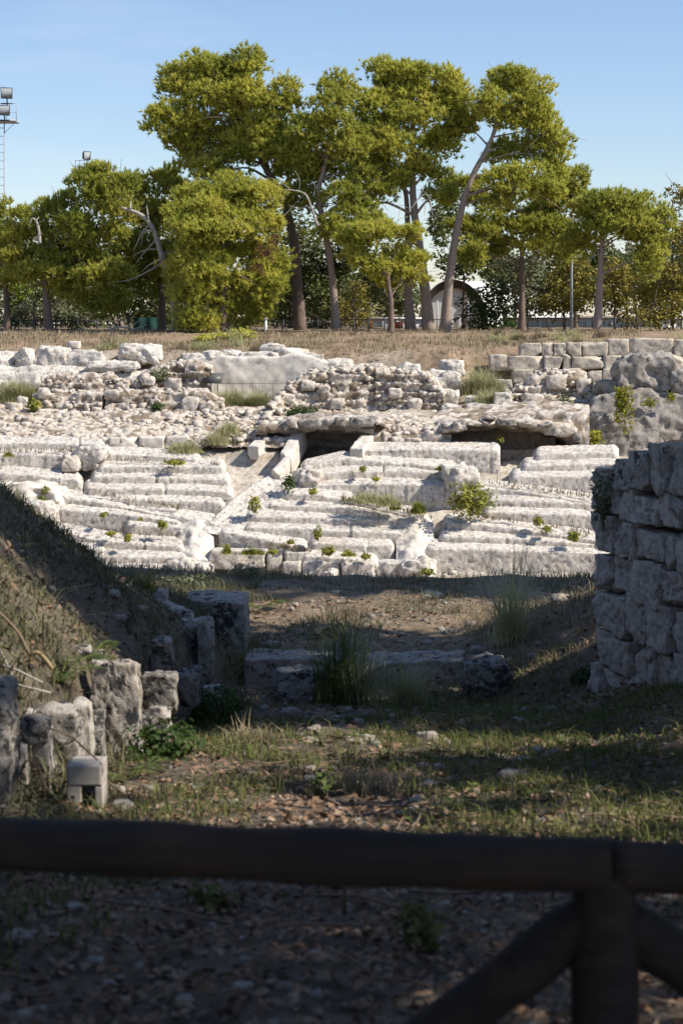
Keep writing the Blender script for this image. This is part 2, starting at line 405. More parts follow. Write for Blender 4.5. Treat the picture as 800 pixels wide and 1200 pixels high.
def stone_mat(name, light, mid, dark, k=1.0, lichen=0.0, lcol=(0.055, 0.053, 0.052), stain=0.35, bstr=0.6, bdist=0.03, warm=(0.42, 0.31, 0.2), wamt=0.3, soil=False):
    m, t, out = nodes(name); p = pos(t)
    n1 = noise(t, p, 0.8 * k, 5, 0.65); n2 = noise(t, p, 5 * k, 5, 0.7, 0.4); n3 = noise(t, scalev(t, p, (1, 1, .22)), 3.4 * k, 5, 0.65, 0.5)
    c = ramp(t, n2, [(0.33, dark), (0.45, mid), (0.58, light)])
    c = mix(t, mth(t, 'MULTIPLY', ramp(t, n3, [(0.5, (0, 0, 0)), (0.68, (1, 1, 1))]), stain), c, dark)
    c = mix(t, mth(t, 'MULTIPLY', ramp(t, n1, [(0.5, (0, 0, 0)), (0.7, (1, 1, 1))]), wamt), c, warm)
    if lichen:
        nl = noise(t, p, 6.5 * k, 6, 0.68, 0.3); big = noise(t, p, 1.3 * k, 2, 0.5)
        f = mth(t, 'ADD', nl, mth(t, 'MULTIPLY', mth(t, 'SUBTRACT', big, 0.5), 0.7))
        f = ramp(t, f, [(0.62 - lichen, (0, 0, 0)), (0.66 - lichen, (1, 1, 1))])
        c = mix(t, f, c, lcol)
        nw = noise(t, p, 9 * k, 4, 0.6); c = mix(t, mth(t, 'MULTIPLY', ramp(t, nw, [(0.6, (0, 0, 0)), (0.64, (1, 1, 1))]), .6), c, tuple(min(1, x * 1.25) for x in light))
    if soil:
        at = N(t, 'ShaderNodeVertexColor', layer_name='joint'); c = mix(t, at.outputs[0], c, mix(t, n2, (0.13, 0.09, 0.06), (0.30, 0.235, 0.165)))
    h = mth(t, 'ADD', mth(t, 'MULTIPLY', noise(t, p, 9 * k, 6, 0.7), 1.0), mth(t, 'MULTIPLY', noise(t, p, 40 * k, 3, 0.6), 0.3))
    vo = N(t, "ShaderNodeTexVoronoi"); vo.inputs["Scale"].default_value = 16 * k; t.links.new(p, vo.inputs["Vector"])
    h = mth(t, 'ADD', h, mth(t, 'MULTIPLY', ramp(t, vo.outputs["Distance"], [(0.0, (0, 0, 0)), (0.3, (1, 1, 1))]), 0.35))
    finish(t, out, c, 0.95, h, bstr, bdist); return m
M = {}
M['white'] = stone_mat("white_limestone", (0.70, 0.65, 0.575), (0.55, 0.505, 0.445), (0.20, 0.178, 0.16), 1.5, stain=.8, wamt=.28, bdist=.05)
M['smooth'] = stone_mat("smooth_limestone", (0.66, 0.61, 0.53), (0.58, 0.53, 0.46), (0.40, 0.36, 0.31), 0.7, stain=.2, bstr=.35, wamt=.2)
M['rubble'] = stone_mat("rubble_limestone", (0.64, 0.58, 0.50), (0.50, 0.44, 0.37), (0.24, 0.20, 0.165), 1.2, stain=.25, wamt=.35, bdist=.06, soil=True)
M['ashlar'] = stone_mat("ashlar_limestone", (0.55, 0.49, 0.40), (0.45, 0.39, 0.31), (0.27, 0.23, 0.185), 0.9, stain=.3, wamt=.3)
M['cliff'] = stone_mat("grey_cliff_stone", (0.36, 0.33, 0.29), (0.25, 0.23, 0.205), (0.11, 0.10, 0.095), 0.8, stain=.5, wamt=.25, bdist=.06)
M['cave'] = stone_mat("cave_stone", (0.56, 0.45, 0.34), (0.44, 0.34, 0.25), (0.22, 0.165, 0.12), 1.0, stain=.3, wamt=.5)
M['wall'] = stone_mat("eroded_wall_stone", (0.54, 0.475, 0.41), (0.42, 0.365, 0.315), (0.18, 0.15, 0.128), 2.6, lichen=0.0, stain=.4, wamt=.3, bdist=.03)
M['lichen'] = stone_mat("lichen_stone", (0.42, 0.38, 0.335), (0.31, 0.28, 0.24), (0.15, 0.13, 0.11), 2.4, lichen=0.045, stain=.3, wamt=.2)
M['lichen2'] = stone_mat("dark_lichen_stone", (0.33, 0.305, 0.27), (0.22, 0.20, 0.175), (0.11, 0.10, 0.085), 2.8, lichen=0.10, stain=.4, wamt=.15)
M['pale'] = stone_mat("pale_block_stone", (0.47, 0.43, 0.375), (0.38, 0.34, 0.295), (0.24, 0.21, 0.18), 2.5, lichen=0.02, stain=.25, bstr=.35, wamt=.2)
M['pebble'] = stone_mat("pebble_stone", (0.40, 0.36, 0.31), (0.29, 0.255, 0.22), (0.2, 0.18, 0.16), 5, stain=.2)

def plain(name, col, rough=0.8, var=0.3, scale=8, bump=True, metal=0.0):
    m, t, out = nodes(name); p = pos(t); n = noise(t, p, scale, 4)
    c = mix(t, n, tuple(x * (1 - var) for x in col), tuple(min(1, x * (1 + var)) for x in col))
    finish(t, out, c, rough, n if bump else None, 0.2, 0.01); return m
def leaf_mat(name, a, b, c3, transl=0.3, k=1.0, rough=0.6):
    m, t, out = nodes(name); p = pos(t)
    n = mth(t, 'ADD', mth(t, 'MULTIPLY', noise(t, p, 0.55 * k, 2), 0.55), mth(t, 'MULTIPLY', noise(t, p, 7 * k, 2), 0.45))
    c = ramp(t, n, [(0.34, a), (0.5, b), (0.66, c3)])
    finish(t, out, c, rough, transl=transl, spec=0.2); return m
M['pine'] = leaf_mat("pine_needles", (0.23, 0.275, 0.05), (0.43, 0.44, 0.085), (0.62, 0.58, 0.13), 0.5)
M['pine2'] = leaf_mat("pine_needles_bright", (0.28, 0.315, 0.056), (0.50, 0.50, 0.095), (0.70, 0.64, 0.145), 0.5)
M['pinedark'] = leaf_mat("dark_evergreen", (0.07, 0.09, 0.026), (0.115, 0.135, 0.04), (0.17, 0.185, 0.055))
M['brownneedle'] = leaf_mat("dead_needles", (0.13, 0.06, 0.03), (0.20, 0.10, 0.05), (0.26, 0.15, 0.08))
M['yellowleaf'] = leaf_mat("yellow_green_leaves", (0.125, 0.125, 0.025), (0.237, 0.206, 0.037), (0.375, 0.288, 0.062))
M['oliveleaf'] = leaf_mat("grey_green_leaves", (0.104, 0.117, 0.058), (0.182, 0.195, 0.104), (0.312, 0.325, 0.195))
M['brightleaf'] = leaf_mat("bright_green_leaves", (0.120, 0.180, 0.014), (0.216, 0.288, 0.024), (0.300, 0.360, 0.036), 0.4)
M['greenleaf'] = leaf_mat("deep_green_leaves", (0.03, 0.06, 0.012), (0.055, 0.095, 0.02), (0.085, 0.13, 0.03))
M['weed'] = leaf_mat("weed_leaves", (0.150, 0.180, 0.030), (0.255, 0.262, 0.045), (0.420, 0.375, 0.060), 0.3, 3)
M['vine'] = leaf_mat("vine_leaves", (0.144, 0.168, 0.018), (0.288, 0.288, 0.030), (0.432, 0.396, 0.036), 0.3, 3)
M['drygrass'] = leaf_mat("dry_grass", (0.163, 0.125, 0.075), (0.263, 0.213, 0.131), (0.400, 0.338, 0.219), 0.25, 2, 0.8)
M['palegrass'] = leaf_mat("pale_green_grass", (0.30, 0.31, 0.13), (0.46, 0.45, 0.24), (0.62, 0.58, 0.36), 0.4, 3, 0.8)
M['grass'] = leaf_mat("passage_grass", (0.07, 0.095, 0.025), (0.13, 0.15, 0.045), (0.25, 0.22, 0.095), 0.3, 2.5, 0.8)
M['bankgrass'] = leaf_mat("bank_grass", (0.065, 0.072, 0.034), (0.135, 0.132, 0.07), (0.25, 0.22, 0.13), 0.25, 2.5, 0.8)
M['fern'] = leaf_mat("fern_leaves", (0.06, 0.10, 0.025), (0.11, 0.15, 0.04), (0.19, 0.2, 0.07), 0.3, 3)
M['litter'] = leaf_mat("leaf_litter", (0.09, 0.055, 0.035), (0.21, 0.13, 0.08), (0.40, 0.30, 0.22), 0.0, 14, 0.8)
M['bark'] = plain("pine_bark", (0.17, 0.125, 0.10), 0.95, .5, 9)
M['greybark'] = plain("grey_bark", (0.29, 0.23, 0.19), 0.95, .4, 7)
M['deadwood'] = plain("bleached_dead_wood", (0.36, 0.33, 0.29), 0.9, .3, 8)
M['twig'] = plain("dry_twig", (0.22, 0.16, 0.11), 0.9, .4, 20)
M['metal'] = plain("painted_grey_metal", (0.35, 0.37, 0.40), 0.5, .15, 4, False)
M['rail'] = plain("weathered_rail_metal", (0.16, 0.13, 0.11), 0.7, .3, 4, False)
M['dark'] = plain("dark_metal", (0.04, 0.04, 0.045), 0.5, .3, 4, False)
M['glasslamp'] = plain("lamp_glass", (0.30, 0.33, 0.34), 0.15, .3, 3, False)
M['paint'] = plain("white_paint", (0.72, 0.72, 0.70), 0.7, .08, 1.5, False)
M['tentgrey'] = plain("grey_panel", (0.42, 0.43, 0.44), 0.7, .1, 1.5, False)
M['board'] = plain("info_board", (0.10, 0.10, 0.09), 0.4, .3, 6, False)
M['orange'] = plain("orange_plastic", (0.55, 0.12, 0.03), 0.6, .1, 3, False)
M['greennet'] = plain("green_net", (0.02, 0.07, 0.06), 0.8, .3, 3, False)
M['concrete'] = plain("cast_concrete", (0.42, 0.38, 0.33), 0.9, .18, 30)
def wood_mat():
    m, t, out = nodes("weathered_fence_wood"); tc = N(t, "ShaderNodeTexCoord").outputs["Object"]
    n = noise(t, scalev(t, tc, (2.0, 26, 26)), 1.6, 5, .65, .5); b = noise(t, tc, 3.0, 3)
    c = mix(t, n, (0.016, 0.012, 0.010), (0.07, 0.056, 0.048)); c = mix(t, ramp(t, b, [(.5, (0, 0, 0)), (.62, (1, 1, 1))]), c, mix(t, n, (0.022, .016, .012), (0.11, 0.075, 0.056)))
    finish(t, out, c, 0.85, n, 0.7, 0.012, spec=.2); return m
M['wood'] = wood_mat()
def ground_mat():
    m, t, out = nodes("ground_surface"); p = pos(t)
    at = N(t, "ShaderNodeVertexColor", layer_name="zone"); sep = N(t, "ShaderNodeSeparateColor"); t.links.new(at.outputs[0], sep.inputs[0])
    n1 = noise(t, p, 0.6, 4); n2 = noise(t, p, 4, 5, .7); n3 = noise(t, p, 22, 4, .7)
    soil = mix(t, ramp(t, n2, [(.38, (0, 0, 0)), (.62, (1, 1, 1))]), (0.06, 0.048, 0.034), (0.145, 0.118, 0.083))
    soil = mix(t, mth(t, 'MULTIPLY', ramp(t, n3, [(.55, (0, 0, 0)), (.7, (1, 1, 1))]), .6), soil, (0.26, 0.22, 0.175))
    dry = mix(t, ramp(t, n2, [(.35, (0, 0, 0)), (.65, (1, 1, 1))]), (0.20, 0.135, 0.085), (0.36, 0.265, 0.18)); dry = mix(t, mth(t, 'MULTIPLY', ramp(t, n1, [(.45, (0, 0, 0)), (.65, (1, 1, 1))]), .5), dry, (0.20, 0.175, 0.10))
    rk = ramp(t, mth(t, 'ADD', mth(t, 'MULTIPLY', n2, .6), mth(t, 'MULTIPLY', n3, .4)), [(.33, (0.16, 0.12, 0.085)), (.45, (0.40, 0.34, 0.27)), (.58, (0.60, 0.55, 0.47))])
    c = mix(t, sep.outputs[0], soil, dry); c = mix(t, sep.outputs[1], c, rk)
    finish(t, out, c, 0.95, mth(t, 'ADD', n2, n3), 0.6, 0.05); return m
M['ground'] = ground_mat()

# ------------------------------------------------------------------ terrain
XW = lambda Y: 2.45 + np.clip(17.5 - Y, 0, 9) * 0.342        # foot line of the tall wall on the right
def ground_z(X, Y, detail=True):
    X = np.asarray(X, float); Y = np.asarray(Y, float)
    z = np.interp(Y, [-60, 0, 4, 18, 19.3, 20.1, 30, 31.5, 36, 40, 59, 60, 66.6, 67.2, 69.5, 72, 72.6, 77.4, 78.3, 79.2, 85, 92, 105, 130, 5000],
                  [0.6, 0.05, 0, -2.3, -2.34, -2.12, -2.72, -3.1, -7.0, -7.6, -7.9, -8.25, -4.2, -3.6, -2.75, -2.4, -2.2, -2.1, -0.1, 0.1, .42, .80, .9, 1.0, 1.0])
    zr_ = np.interp(Y, [72.6, 79.4, 80.6, 92], [-2.2, -1.65, .45, .80]); tw = sstep(4.6, 6.4, X) * (Y > 72.6) * (Y < 92); z = z * (1 - tw) + np.minimum(z, zr_) * tw
    near = 1 - sstep(29.5, 32.5, Y)
    s = np.interp(Y, [0, 12, 15, 18, 21, 24, 28], [1.0, .98, .97, .62, .24, .08, .06])
    lift = np.interp(Y, [0, 8, 9.5, 11, 13, 17, 18.5, 21, 24, 28], [.3, .42, .48, .6, .52, .75, .6, .35, .1, 0.0])
    xf = np.interp(Y, [7.6, 8.8, 12.5, 14.5, 17, 19], [-2.4, -1.72, -1.6, -1.5, -1.42, -1.45]); bank = np.minimum(np.maximum(0, xf - X) * s, np.interp(Y, [0, 15, 22, 28], [2.6, 2.9, 1.5, .4])) + lift * sstep(xf + .15, xf - .1, X)
    top = np.interp(Y, [0, 13, 17.5], [1.0, .75, .15]); xw = XW(Y)
    right = np.where(Y < 17.7, sstep(.25, .7, X - xw) * np.maximum(0, top - .1 - z), 0)
    mound = np.where(Y >= 17.2, np.minimum(np.maximum(0, X - 1.35) * .42 * sstep(17.2, 18.6, Y) * (1 - sstep(19.5, 25, Y)), .9), 0) + .25 * sstep(1.9, 3, X) * (Y > 12) * sstep(20, 17, Y)
    z = z + near * (bank + right + mound)
    # amphitheatre flanks far outside the view
    far = sstep(24, 34, np.abs(X)) * (Y > 31) * sstep(31, 36, Y); z = np.where(Y < 76, z * (1 - far) + 0.9 * far, z)
    # hollows of the two vaulted caves
    for x0, x1, y0, y1, zf in ((-2.05, .62, 65.3, 71.3, -4.25), (3.9, 9.4, 66.2, 71.5, -4.0), (9.0, 24, 66.4, 71.9, -4.05)):
        m = sstep(x0 - .25, x0 + .15, X) * (1 - sstep(x1 - .15, x1 + .25, X)) * sstep(y0 - .2, y0 + .2, Y) * (1 - sstep(y1 - .3, y1 + .1, Y))
        z = z * (1 - m) + np.minimum(z, zf) * m
    if detail:
        q = np.stack([X, Y, 0 * X], -1)
        a = np.interp(Y, [0, 30, 34, 58, 61, 67, 68, 78, 80, 95, 120], [.05, .07, .05, .05, .1, .1, .12, .1, .08, .06, .03])
        z = z + a * fbm(q * 1.1, 3, 3) + .25 * a * fbm(q * 6, 5, 2)
    return z
def build_ground():
    def axis(parts):
        r = []
        for a, b, st in parts: r.append(np.arange(a, b, st))
        return np.concatenate(r)
    pos_x = axis([(0, 5, .13), (5, 22, .36), (22, 60, 2), (60, 400, 20), (400, 3500, 300)])
    xs = np.concatenate([-pos_x[:0:-1], pos_x])
    ys = axis([(-3000, -300, 300), (-300, -40, 20), (-40, 0, 2), (0, 31, .14), (31, 58, .6), (58, 80, .17), (80, 100, .35), (100, 160, 4), (160, 500, 30), (500, 6000, 400)])
    X, Y = np.meshgrid(xs, ys, indexing='ij'); Z = ground_z(X, Y)
    f1, f2 = worley(np.stack([X, Y, 0 * X], -1)[:, (ys > 66) & (ys < 79)] * 2.6, 4)
    Z[:, (ys > 66) & (ys < 79)] += .12 * np.clip((f2 - f1) * 1.6, 0, .6)
    V = np.stack([X, Y, Z], -1).reshape(-1, 3); nu, nv = X.shape
    o = mk("ground", V, grid_faces(nu, nv), M['ground'], None, True, origin=(0, 0, 0)); tag(o, kind="structure")
    dry = np.interp(Y, [10, 16, 19, 24, 29, 33, 76, 79], [0, .2, .45, .6, .4, .6, .6, 1.0])
    rk = np.interp(Y, [31, 57, 60, 66, 68, 76.5, 78, 79.5], [0, 0, 1, 1, .8, .75, .35, 0])
    q = np.stack([X, Y, 0 * X], -1); n = fbm(q * .45, 8, 3)
    rk = np.clip(rk + n * .5 * (rk > .01) * (rk < .99), 0, 1)
    a = o.data.color_attributes.new("zone", 'FLOAT_COLOR', 'POINT')
    a.data.foreach_set("color", np.stack([dry, rk, 0 * X, 1 + 0 * X], -1).astype(np.float32).ravel())
    return o
ground = build_ground()

# ------------------------------------------------------------------ the seat bank
def seating(label, rows, seed):
    e = empty("stone_seating", P(rows[0][0][0][0], 690, 60.0), label, "stone seats", "carved tiers of stone seats")
    for k, (line, drop) in enumerate(rows):
        cols = []
        for px, py in line:
            Y = cavea_depth(py); Yb = Y + .95
            ez = P(px, py, Y)[2]
            # the row of the image where the back of the tread lies (tread rises a little to the back)
            tb = ez + .17; zb = ez - .2; ez = ez - .06
            def py_of(z, Yq): 
                lo, hi = 0.0, 1300.0
                for _ in range(40):
                    mid = .5 * (lo + hi)
                    if P(px, mid, Yq)[2] > z: lo = mid
                    else: hi = mid
                return lo
            zf = P(px, py + drop, Y)[2]
            cols.append((px, [(py_of(zb, Yb + .1), Yb + .1), (py_of(tb, Yb), Yb), (py_of(ez + .004, Y + .05), Y + .05), (py_of(ez - .035, Y), Y), (py_of(zf + .02, Y - .015), Y - .015), (py_of(zf - .45, Y + .03), Y + .03)]))
        patch("seat_row", cols, M['white'], e, res=.054, smooth_v=1, amp=(.018, .6), amp2=(.009, 7.0), seed=seed * 20 + k, endtaper=.25, erode=.11, joints=.018, flat=True)
    return e
seating("upper tier of eroded white seats below the rubble slope, beside the stair channel", [
    ([(-40, 517), (60, 517), (124, 519)], 14), ([(-40, 531), (40, 530), (86, 532)], 24), ([(-40, 551), (20, 553), (96, 561)], 16),
    ([(108, 531), (150, 530), (235, 536)], 13), ([(113, 545), (180, 544), (264, 545)], 13), ([(106, 557), (200, 557), (270, 560)], 13),
    ([(98, 570), (160, 570), (235, 571), (274, 575)], 13), ([(126, 582), (190, 584), (264, 586)], 16)], 1)
seating("lower tier of worn white seats rising behind the grassy bank", [
    ([(0, 564), (75, 580), (140, 590), (200, 602), (256, 612)], 16), ([(66, 595), (145, 600), (215, 610)], 20), ([(146, 612), (200, 615), (232, 618)], 17),
    ([(20, 604), (45, 615), (120, 630), (160, 634), (218, 638)], 17), ([(50, 640), (124, 641)], 10), ([(70, 649), (190, 650), (224, 652)], 18), ([(100, 666), (200, 667), (236, 668)], 30)], 2)
seating("upper middle tier of white seats in front of the vaulted recess", [
    ([(418, 525), (500, 524), (586, 525)], 24), ([(352, 547), (375, 541), (400, 535), (470, 540), (536, 547)], 15), ([(344, 557), (372, 553), (400, 550), (470, 550), (534, 552)], 15), ([(338, 563), (400, 564), (470, 565), (533, 567)], 22)], 3)
seating("lower middle tier of broken white seats with weeds in the joints", [
    ([(326, 575), (370, 577), (400, 582), (450, 594), (502, 607)], 13), ([(312, 589), (400, 592), (440, 597), (474, 603)], 14), ([(286, 602), (400, 606), (480, 607)], 14),
    ([(284, 615), (365, 617), (400, 620), (472, 621)], 16), ([(256, 620), (300, 628), (362, 642)], 16), ([(362, 634), (400, 635), (462, 637)], 16), ([(352, 648), (444, 656)], 12)], 4)
seating("upper tier of grey-white seats under the grey cliff beside the undercut cave", [
    ([(625, 530), (670, 528), (725, 527)], 14), ([(610, 543), (705, 541), (725, 541)], 14), ([(597, 556), (703, 555), (725, 555)], 30)], 5)
seating("lower tier of grey-white seats with a tall front face near the passage wall", [
    ([(548, 570), (600, 572), (650, 580), (715, 590)], 13), ([(570, 583), (715, 588)], 14), ([(565, 597), (715, 602)], 23),
    ([(520, 609), (600, 616), (715, 634)], 15), ([(514, 625), (600, 628), (715, 635)], 16), ([(497, 640), (560, 641), (715, 647)], 45)], 6)

def px_block(name, x0, x1, y0, y1, Y, depth, mat, parent=None, **kw):
    """a stone whose front fills the photo rectangle at distance Y"""
    a = P(x0, y1, Y); b = P(x1, y0, Y); c = (a + b) / 2; c[1] = Y + depth / 2
    h = np.array([abs(b[0] - a[0]) / 2, depth / 2, abs(b[2] - a[2]) / 2])
    kw.setdefault('n', int(np.clip(max(h) * 2 / .09, 5, 22)))
    return rock(name, c, h, mat, parent, **kw)
# courses of cut blocks set between the tiers
def course(label, blocks, depth, mat, drop_seed, cat="block course", grp="courses of cut blocks", **kw):
    x0, x1, y0, y1, Y = blocks[0]
    e = empty("block_course", P(.5 * (x0 + blocks[-1][1]), y1, Y), label, cat, grp)
    for k, (x0, x1, y0, y1, Y) in enumerate(blocks):
        kk = dict(block=.93, cuts=3, rough=.05, freq=2.0); kk.update(kw)
        px_block("block", x0, x1, y0, y1 + 5, Y, depth, mat, e, seed=drop_seed + k, **kk)
    return e
cdp = cavea_depth
course("pale cut blocks lying end to end at the foot of the middle seats", [(246, 312, 645, 663, cdp(646)), (313, 331, 646, 664, cdp(646)), (333, 366, 647, 662, cdp(646)), (331, 352, 660, 676, cdp(660)), (353, 399, 660, 677, cdp(660))], .7, M['white'], 300)
course("lowest course of grey cut blocks below the broken middle seats", [(400, 438, 660, 683, cdp(661)), (439, 482, 659, 684, cdp(660))], .7, M['white'], 320)
course("short kerb of three pale blocks above the upper left seats", [(128, 161, 513, 531, 67.4), (162, 193, 512, 531, 67.4), (194, 221, 511, 530, 67.5)], .6, M['smooth'], 340)
# smooth stair channel between the left and middle tiers
ch = [(332, 546), (312, 566), (290, 592), (266, 616)]
e = empty("stair_channel", P(300, 600, cdp(600)), "smooth pale worn stair channel running down from the vault mouth", "stair")
cols = []
L = np.array([P(x, y, cdp(y)) for x, y in ch]); 
seg = np.repeat(L, 1, 0); n = 70; path = resample(L, n)
wv = np.linspace(-1, 1, 34); G = path[:, None] + np.array([1, .12, 0])[None, None] * (wv * np.interp(np.linspace(0, 1, n), [0, .5, 1], [.34, .95, 1.0])[:, None])[..., None]
G[..., 2] += .02 - .1 * (1 - np.abs(wv) ** 2)[None] + .07 * fbm(G * 1.1, 3, 3) + .03 * fbm(G * 4, 4, 3); G[..., 2] -= .2; G[:, 0, 2] -= .5; G[:, -1, 2] -= .5
mk("channel_floor", G.reshape(-1, 3), grid_faces(n, 34)[:, ::-1], M['white'], e, True)
for k, (x0, x1, y0, y1) in enumerate([(318, 338, 566, 578), (300, 318, 548, 560)]): pass
# rock shoulders between the tiers
def boulder(label, x0, x1, y0, y1, Y, mat, depth=None, cat="rock", group=None, name="rock", **kw):
    wd = (x1 - x0) / F_PX * Y; kw.setdefault('n', int(np.clip(wd / .08, 6, 20))); kw.setdefault('smooth', False)
    kk = dict(block=.6, cuts=9, rough=.13, freq=2.2, pits=.12); kk.update({a: (min(b, .7) if a == "block" and b < .84 else max(b, .11) if a == "rough" and b > .055 else b) for a, b in kw.items()})
    o = px_block(name, x0, x1, y0, y1, Y, depth or wd * .8, mat, None, **kk); return tag(o, label, cat, group)
def shoulder(label, cols, mat, seed):
    c = cols[len(cols) // 2]; e = empty("rock_shoulder", P(c[0], c[1][-2][0], c[1][-2][1]), label, "rock"); patch("rock_face", cols, mat, e, res=.05, smooth_v=2, amp=(.12, .9), amp2=(.04, 4), seed=seed, erode=.2, endtaper=.7)
shoulder("smooth pale rock shoulder between middle and right lower seats", [(464, [(600, 63.9), (603, 63.2), (618, 62.7), (640, 61.8), (668, 61.0), (690, 60.6)]), (486, [(602, 63.9), (606, 63.1), (622, 62.5), (645, 61.6), (668, 60.9), (690, 60.5)]), (508, [(606, 63.7), (612, 62.9), (630, 62.4), (655, 61.5), (674, 60.9), (690, 60.5)])], M['smooth'], 7)
boulder("jagged low boulder at the foot of the right seats, shadow on its left", 470, 512, 658, 690, cdp(668), M['white'], 1.0)
shoulder("white rock shoulder beside the weed-filled crack left of the block course", [(208, [(606, 63.6), (612, 62.9), (630, 62.3), (650, 61.5), (672, 60.9), (690, 60.5)]), (230, [(606, 63.6), (612, 62.9), (632, 62.2), (652, 61.4), (672, 60.8), (690, 60.5)]), (250, [(612, 63.4), (618, 62.7), (640, 61.8), (660, 61.2), (676, 60.8), (690, 60.5)])], M['smooth'], 8)
boulder("low white rock slab at the foot of the white rock shoulder", 196, 246, 660, 690, cdp(672), M['white'], 1.0)
boulder("rounded white boulder beside the dark hollow in the upper left seats", 86, 126, 524, 552, cdp(540), M['white'], 1.0, block=.55)
boulder("tan broken lump left of the dark hollow", 72, 92, 534, 552, cdp(545), M['rubble'], .6)
boulder("white sloping rock mass below the rounded boulder and hollow", -30, 72, 568, 600, cdp(590), M['smooth'], 1.5, block=.8, rough=.07)
boulder("long white rock ledge under the sloping rock mass", -40, 66, 592, 640, cdp(612), M['white'], 1.6, block=.8)
boulder("weathered rock hump at the right end of the middle bench", 520, 560, 548, 585, cdp(572), M['white'], 1.2, block=.7)
boulder("rough rubble block above the weeds by the channel mouth", 350, 376, 552, 570, cdp(563), M['rubble'], .8)
boulder("small white boulder below the block course", 380, 396, 668, 682, cdp(672), M['white'], .5)

# ------------------------------------------------------------------ rubble, walls and rock above the seats
def px_scatter(x0, x1, y0, y1, n, yfun, seed):
    rg = np.random.default_rng(seed); px = rg.uniform(x0, x1, n); py = rg.uniform(y0, y1, n)
    return P(px, py, yfun(py))
def terrain_scatter(x0, x1, Y0, Y1, n, seed):
    """random spots on the terrain between two distances, photo columns x0..x1"""
    rg = np.random.default_rng(seed); Y = rg.uniform(Y0, Y1, n); px = rg.uniform(x0, x1, n); X = (px - 400) / F_PX * Y
    return np.stack([X, Y, ground_z(X, Y)], -1)
def rubble_wall(label, cols, seed, mat=None, cob=(.10, 4.0), big=(), name="rubble_wall", cat="rubble wall", group=None, stones=0, res=.06):
    mat = mat or M['rubble']
    c = cols[len(cols) // 2]
    e = empty(name, P(c[0], c[1][-2][0], c[1][-2][1]), label, cat, group)
    patch("core", cols, mat, e, res=res, smooth_v=2, amp=(.12, .9), amp2=(.05, 3.5), cob=cob, seed=seed, strata=.16, flat=True)
    for k, (x0, x1, y0, y1, Y) in enumerate(big):
        px_block("stone", x0, x1, y0, y1, Y, (x1 - x0) / F_PX * Y * .7, mat, e, seed=seed * 7 + k, block=.85, cuts=9, rough=.1, n=6, smooth=False)
    if stones:
        rg = np.random.default_rng(seed); K = len(cols)
        i = rg.integers(0, K - 1, stones); f = rg.random(stones); j = rg.integers(1, len(c[1]) - 1, stones); g = rg.random(stones); g = np.where(j >= len(c[1]) - 2, 0, g)
        A = np.array([[[cc[0], p[0], p[1]] for p in cc[1]] for cc in cols], float)
        j2 = np.minimum(j + 1, A.shape[1] - 1)
        q = A[i, j] * ((1 - f) * (1 - g))[:, None] + A[i + 1, j] * (f * (1 - g))[:, None] + A[i, j2] * ((1 - f) * g)[:, None] + A[i + 1, j2] * (f * g)[:, None]
        tag(rocks_joined("small_stones", P(q[:, 0], q[:, 1], q[:, 2]), (.035 + .11 * rg.random(stones) ** 2), mat, e, seed), kind="stuff")
    return e
def wcol(px, top, foot, Y, Yb=None, back=0):
    """column of a low wall: buried back, back of top, front of top, foot, buried foot"""
    Yb = Yb or Y + 1.4
    return (px, [(top + 14, Yb + .6), (top - 1 - back, Yb), (top, Y + .1), (foot, Y - .12), (foot + 10, Y - .2)])
rubble_wall("short rubble concrete wall stub beside the pale grass clump", [wcol(40, 466, 482, 72.0), wcol(52, 458, 483, 72.0), wcol(85, 459, 481, 72.0), wcol(119, 463, 480, 72.0)], 11, stones=70,
            big=[(8, 25, 472, 485, 71.6), (20, 32, 465, 480, 71.9), (44, 58, 455, 468, 71.9)])
rubble_wall("long rubble concrete wall stub over the rubble slope", [wcol(124, 462, 480, 72.1), wcol(150, 459, 481, 72.1), wcol(190, 457, 480, 72.1), wcol(240, 461, 482, 72.2), wcol(262, 470, 482, 72.2)], 12, stones=110,
            big=[(212, 232, 466, 484, 71.8), (233, 250, 472, 484, 71.7), (176, 188, 468, 482, 71.9)])
rubble_wall("rubble mass behind the short wall stub and pale grass", [wcol(48, 445, 460, 74.3), wcol(80, 440, 460, 74.3), wcol(128, 441, 458, 74.4), wcol(150, 447, 460, 74.4)], 13, stones=70)
rubble_wall("rubble mass heaped left of the smooth cliff face", [wcol(160, 446, 458, 74.6), wcol(182, 432, 460, 75.2), wcol(212, 424, 466, 75.6), wcol(248, 432, 476, 75.4)], 14, stones=90, cob=(.11, 3.6),
            big=[(193, 212, 444, 458, 74.8), (222, 240, 455, 470, 74.4), (165, 180, 441, 452, 74.4)])
rubble_wall("lumpy rubble mound overgrown by a green creeper", [wcol(316, 478, 494, 71.4), wcol(335, 455, 490, 72.6), wcol(365, 437, 488, 73.0, back=2), wcol(405, 433, 488, 73.2, back=2), wcol(450, 432, 488, 73.4, back=2)], 15, stones=300, cob=(.11, 4.0),
            big=[(330, 345, 462, 474, 72.4), (352, 368, 446, 458, 72.7), (386, 402, 468, 480, 72.7), (372, 386, 452, 462, 72.7)])
rubble_wall("lumpy rubble mound above the wall between the caves", [wcol(440, 433, 488, 73.3, back=2), wcol(470, 436, 488, 73.2, back=2), wcol(500, 440, 487, 73.2, back=2), wcol(520, 462, 488, 73.0)], 16, stones=240, cob=(.11, 4.0),
            big=[(455, 470, 455, 467, 72.9), (478, 494, 468, 482, 72.8)])
